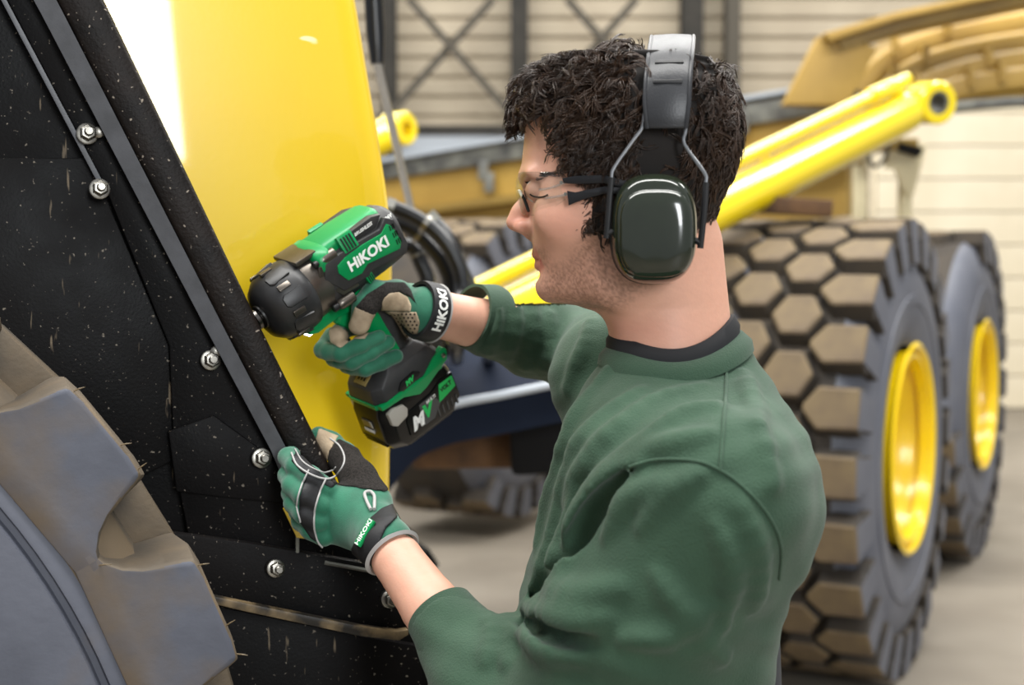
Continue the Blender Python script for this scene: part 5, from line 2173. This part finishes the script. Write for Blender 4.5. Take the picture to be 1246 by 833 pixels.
def gl_fn(p):
    d = sd_chain(p, [P(402, 604, 1.560), P(430, 618, 1.556), P(456, 640, 1.530), WL], [.0150, .022, .0260, .0275], .006)
    d = smin(d, sd_chain(p, [P(402, 645, 1.560), P(430, 644, 1.552), P(458, 655, 1.525), WL], [.0150, .021, .0250, .0275], .006), .008)
    d = smin(d, sd_chain(p, [P(398, 622, 1.558), P(440, 634, 1.550)], [.0155, .023], .01), .012)
    d = smin(d, sd_chain(p, THL[0], THL[1], .008), .014)
    for pts, rs in FL:
        d = smin(d, sd_chain(p, pts, rs, .004), .003)
    s_ = (p - npv(WL + NWL * .012)) @ npv(NWL)
    return np.maximum(d, s_)


glL = solid('glove', gl_fn, *bounds([WL, P(345, 545, 1.60), P(390, 525, 1.64), P(380, 660, 1.55), P(460, 600, 1.56)], .045), .0019, 'glove_green', man, 1)
glL['label'] = 'green work glove with black knuckle band and terry thumb, holding the bar end'
bL = bounds([P(340, 530, 1.42), P(505, 700, 1.42), P(340, 530, 1.64), P(505, 700, 1.64)], .01)
any_side = lambda p: np.full(len(p), -1.0, F32)
front_only = lambda p: (p[:, 1] - 1.585).astype(F32)
terry = patch('terry_panel', gl_fn, [(400, 548), (412, 533), (438, 546), (458, 566), (476, 592), (470, 598), (440, 594), (404, 588), (398, 572)], .0016, 'glove_terry', glL, any_side, bnd=bL)
patch('knuckle_band', gl_fn, [(374, 572), (396, 582), (387, 605), (382, 632), (386, 660), (378, 655), (364, 634), (364, 606)], .0015, 'glove_black', glL, front_only, bnd=bL)
patch('thumb_patch', gl_fn, [(388, 520), (412, 530), (402, 548), (398, 562), (380, 548)], .0014, 'glove_tan', glL, any_side, bnd=bL)
patch('index_panel', gl_fn, [(362, 545), (376, 562), (398, 582), (410, 588), (404, 594), (386, 586), (366, 574), (354, 560)], .0013, 'glove_black', glL, front_only, bnd=bL)


def strand(name, px, fn, r, m, parent, lift=.0015):
    pth = surface_path(px, fn, 6, lift)
    if len(pth) > 2:
        return part(name, MB().tube(pth, r, 8), m, parent)


strand('piping', [(396, 582), (387, 604), (382, 630), (386, 655), (396, 668)], gl_fn, .0011, 'piping_grey', glL)
strand('piping', [(376, 572), (366, 595), (362, 615), (366, 634)], gl_fn, .0010, 'piping_grey', glL)
strand('piping', [(355, 552), (362, 566), (380, 578), (400, 583), (414, 574), (420, 560), (414, 544), (402, 534)], gl_fn, .0011, 'piping_grey', glL)
strand('piping', [(358, 547), (368, 562), (384, 572), (400, 576), (410, 568)], gl_fn, .0008, 'piping_grey', glL)
# wrist strap, trim, tab and label
strap = patch('wrist_strap', gl_fn, [(478, 612), (484, 628), (470, 642), (458, 668), (450, 690), (430, 680), (427, 668), (436, 650), (450, 630), (464, 618)], .0026, 'glove_black', glL,
              lambda p: (p[:, 1] - 1.57).astype(F32), bnd=bL)
cL = WL + NWL * .012
part('cuff_piping', MB().lathe([(.0, .0285), (.003, .0325), (.006, .0295), (.003, .0265)], cL - NWL * .002, NWL, 56, closed=True), 'piping_grey', glL)
loop = surface_path([(452, 622), (446, 610), (444, 602), (450, 600), (455, 606), (456, 622)], gl_fn, 5, .003)
if len(loop) > 3:
    part('pull_loop', MB().tube(loop, .0018, 8), 'piping_grey', glL)


def flat_label(name, corners, fn, lift, m, parent, th=.0012):
    pts = [trace(u, v, fn) for u, v in corners]
    n_ = sum((normal_at(p, fn) for p in pts), Vector()).normalized()
    return pts, n_


pts, n_ = flat_label('label', [(437, 663), (455, 634), (460, 637), (443, 667)], gl_fn, .003, None, glL)
c = sum(pts, Vector()) / 4
ex = ((pts[1] + pts[2]) / 2 - (pts[0] + pts[3]) / 2).normalized()
ey = n_.cross(ex).normalized()
n_ = ex.cross(ey)
Lw = ((pts[1] + pts[2]) / 2 - (pts[0] + pts[3]) / 2).length
R_ = Matrix((ex, ey, n_)).transposed()
lb = part('brand_label', MB().box(c + n_ * .0058, (Lw * 1.05, .0115, .003), R_), 'tool_green', strap, .0006)
me = text_mesh('HiKOKI', .0092, .0002, 0, .0003)
o = put('brand_lettering', me, 'white_print', strap)
o.matrix_basis = Matrix.Translation(c + n_ * .0076) @ R_.to_4x4()
o.matrix_parent_inverse = world_of(strap).inverted()
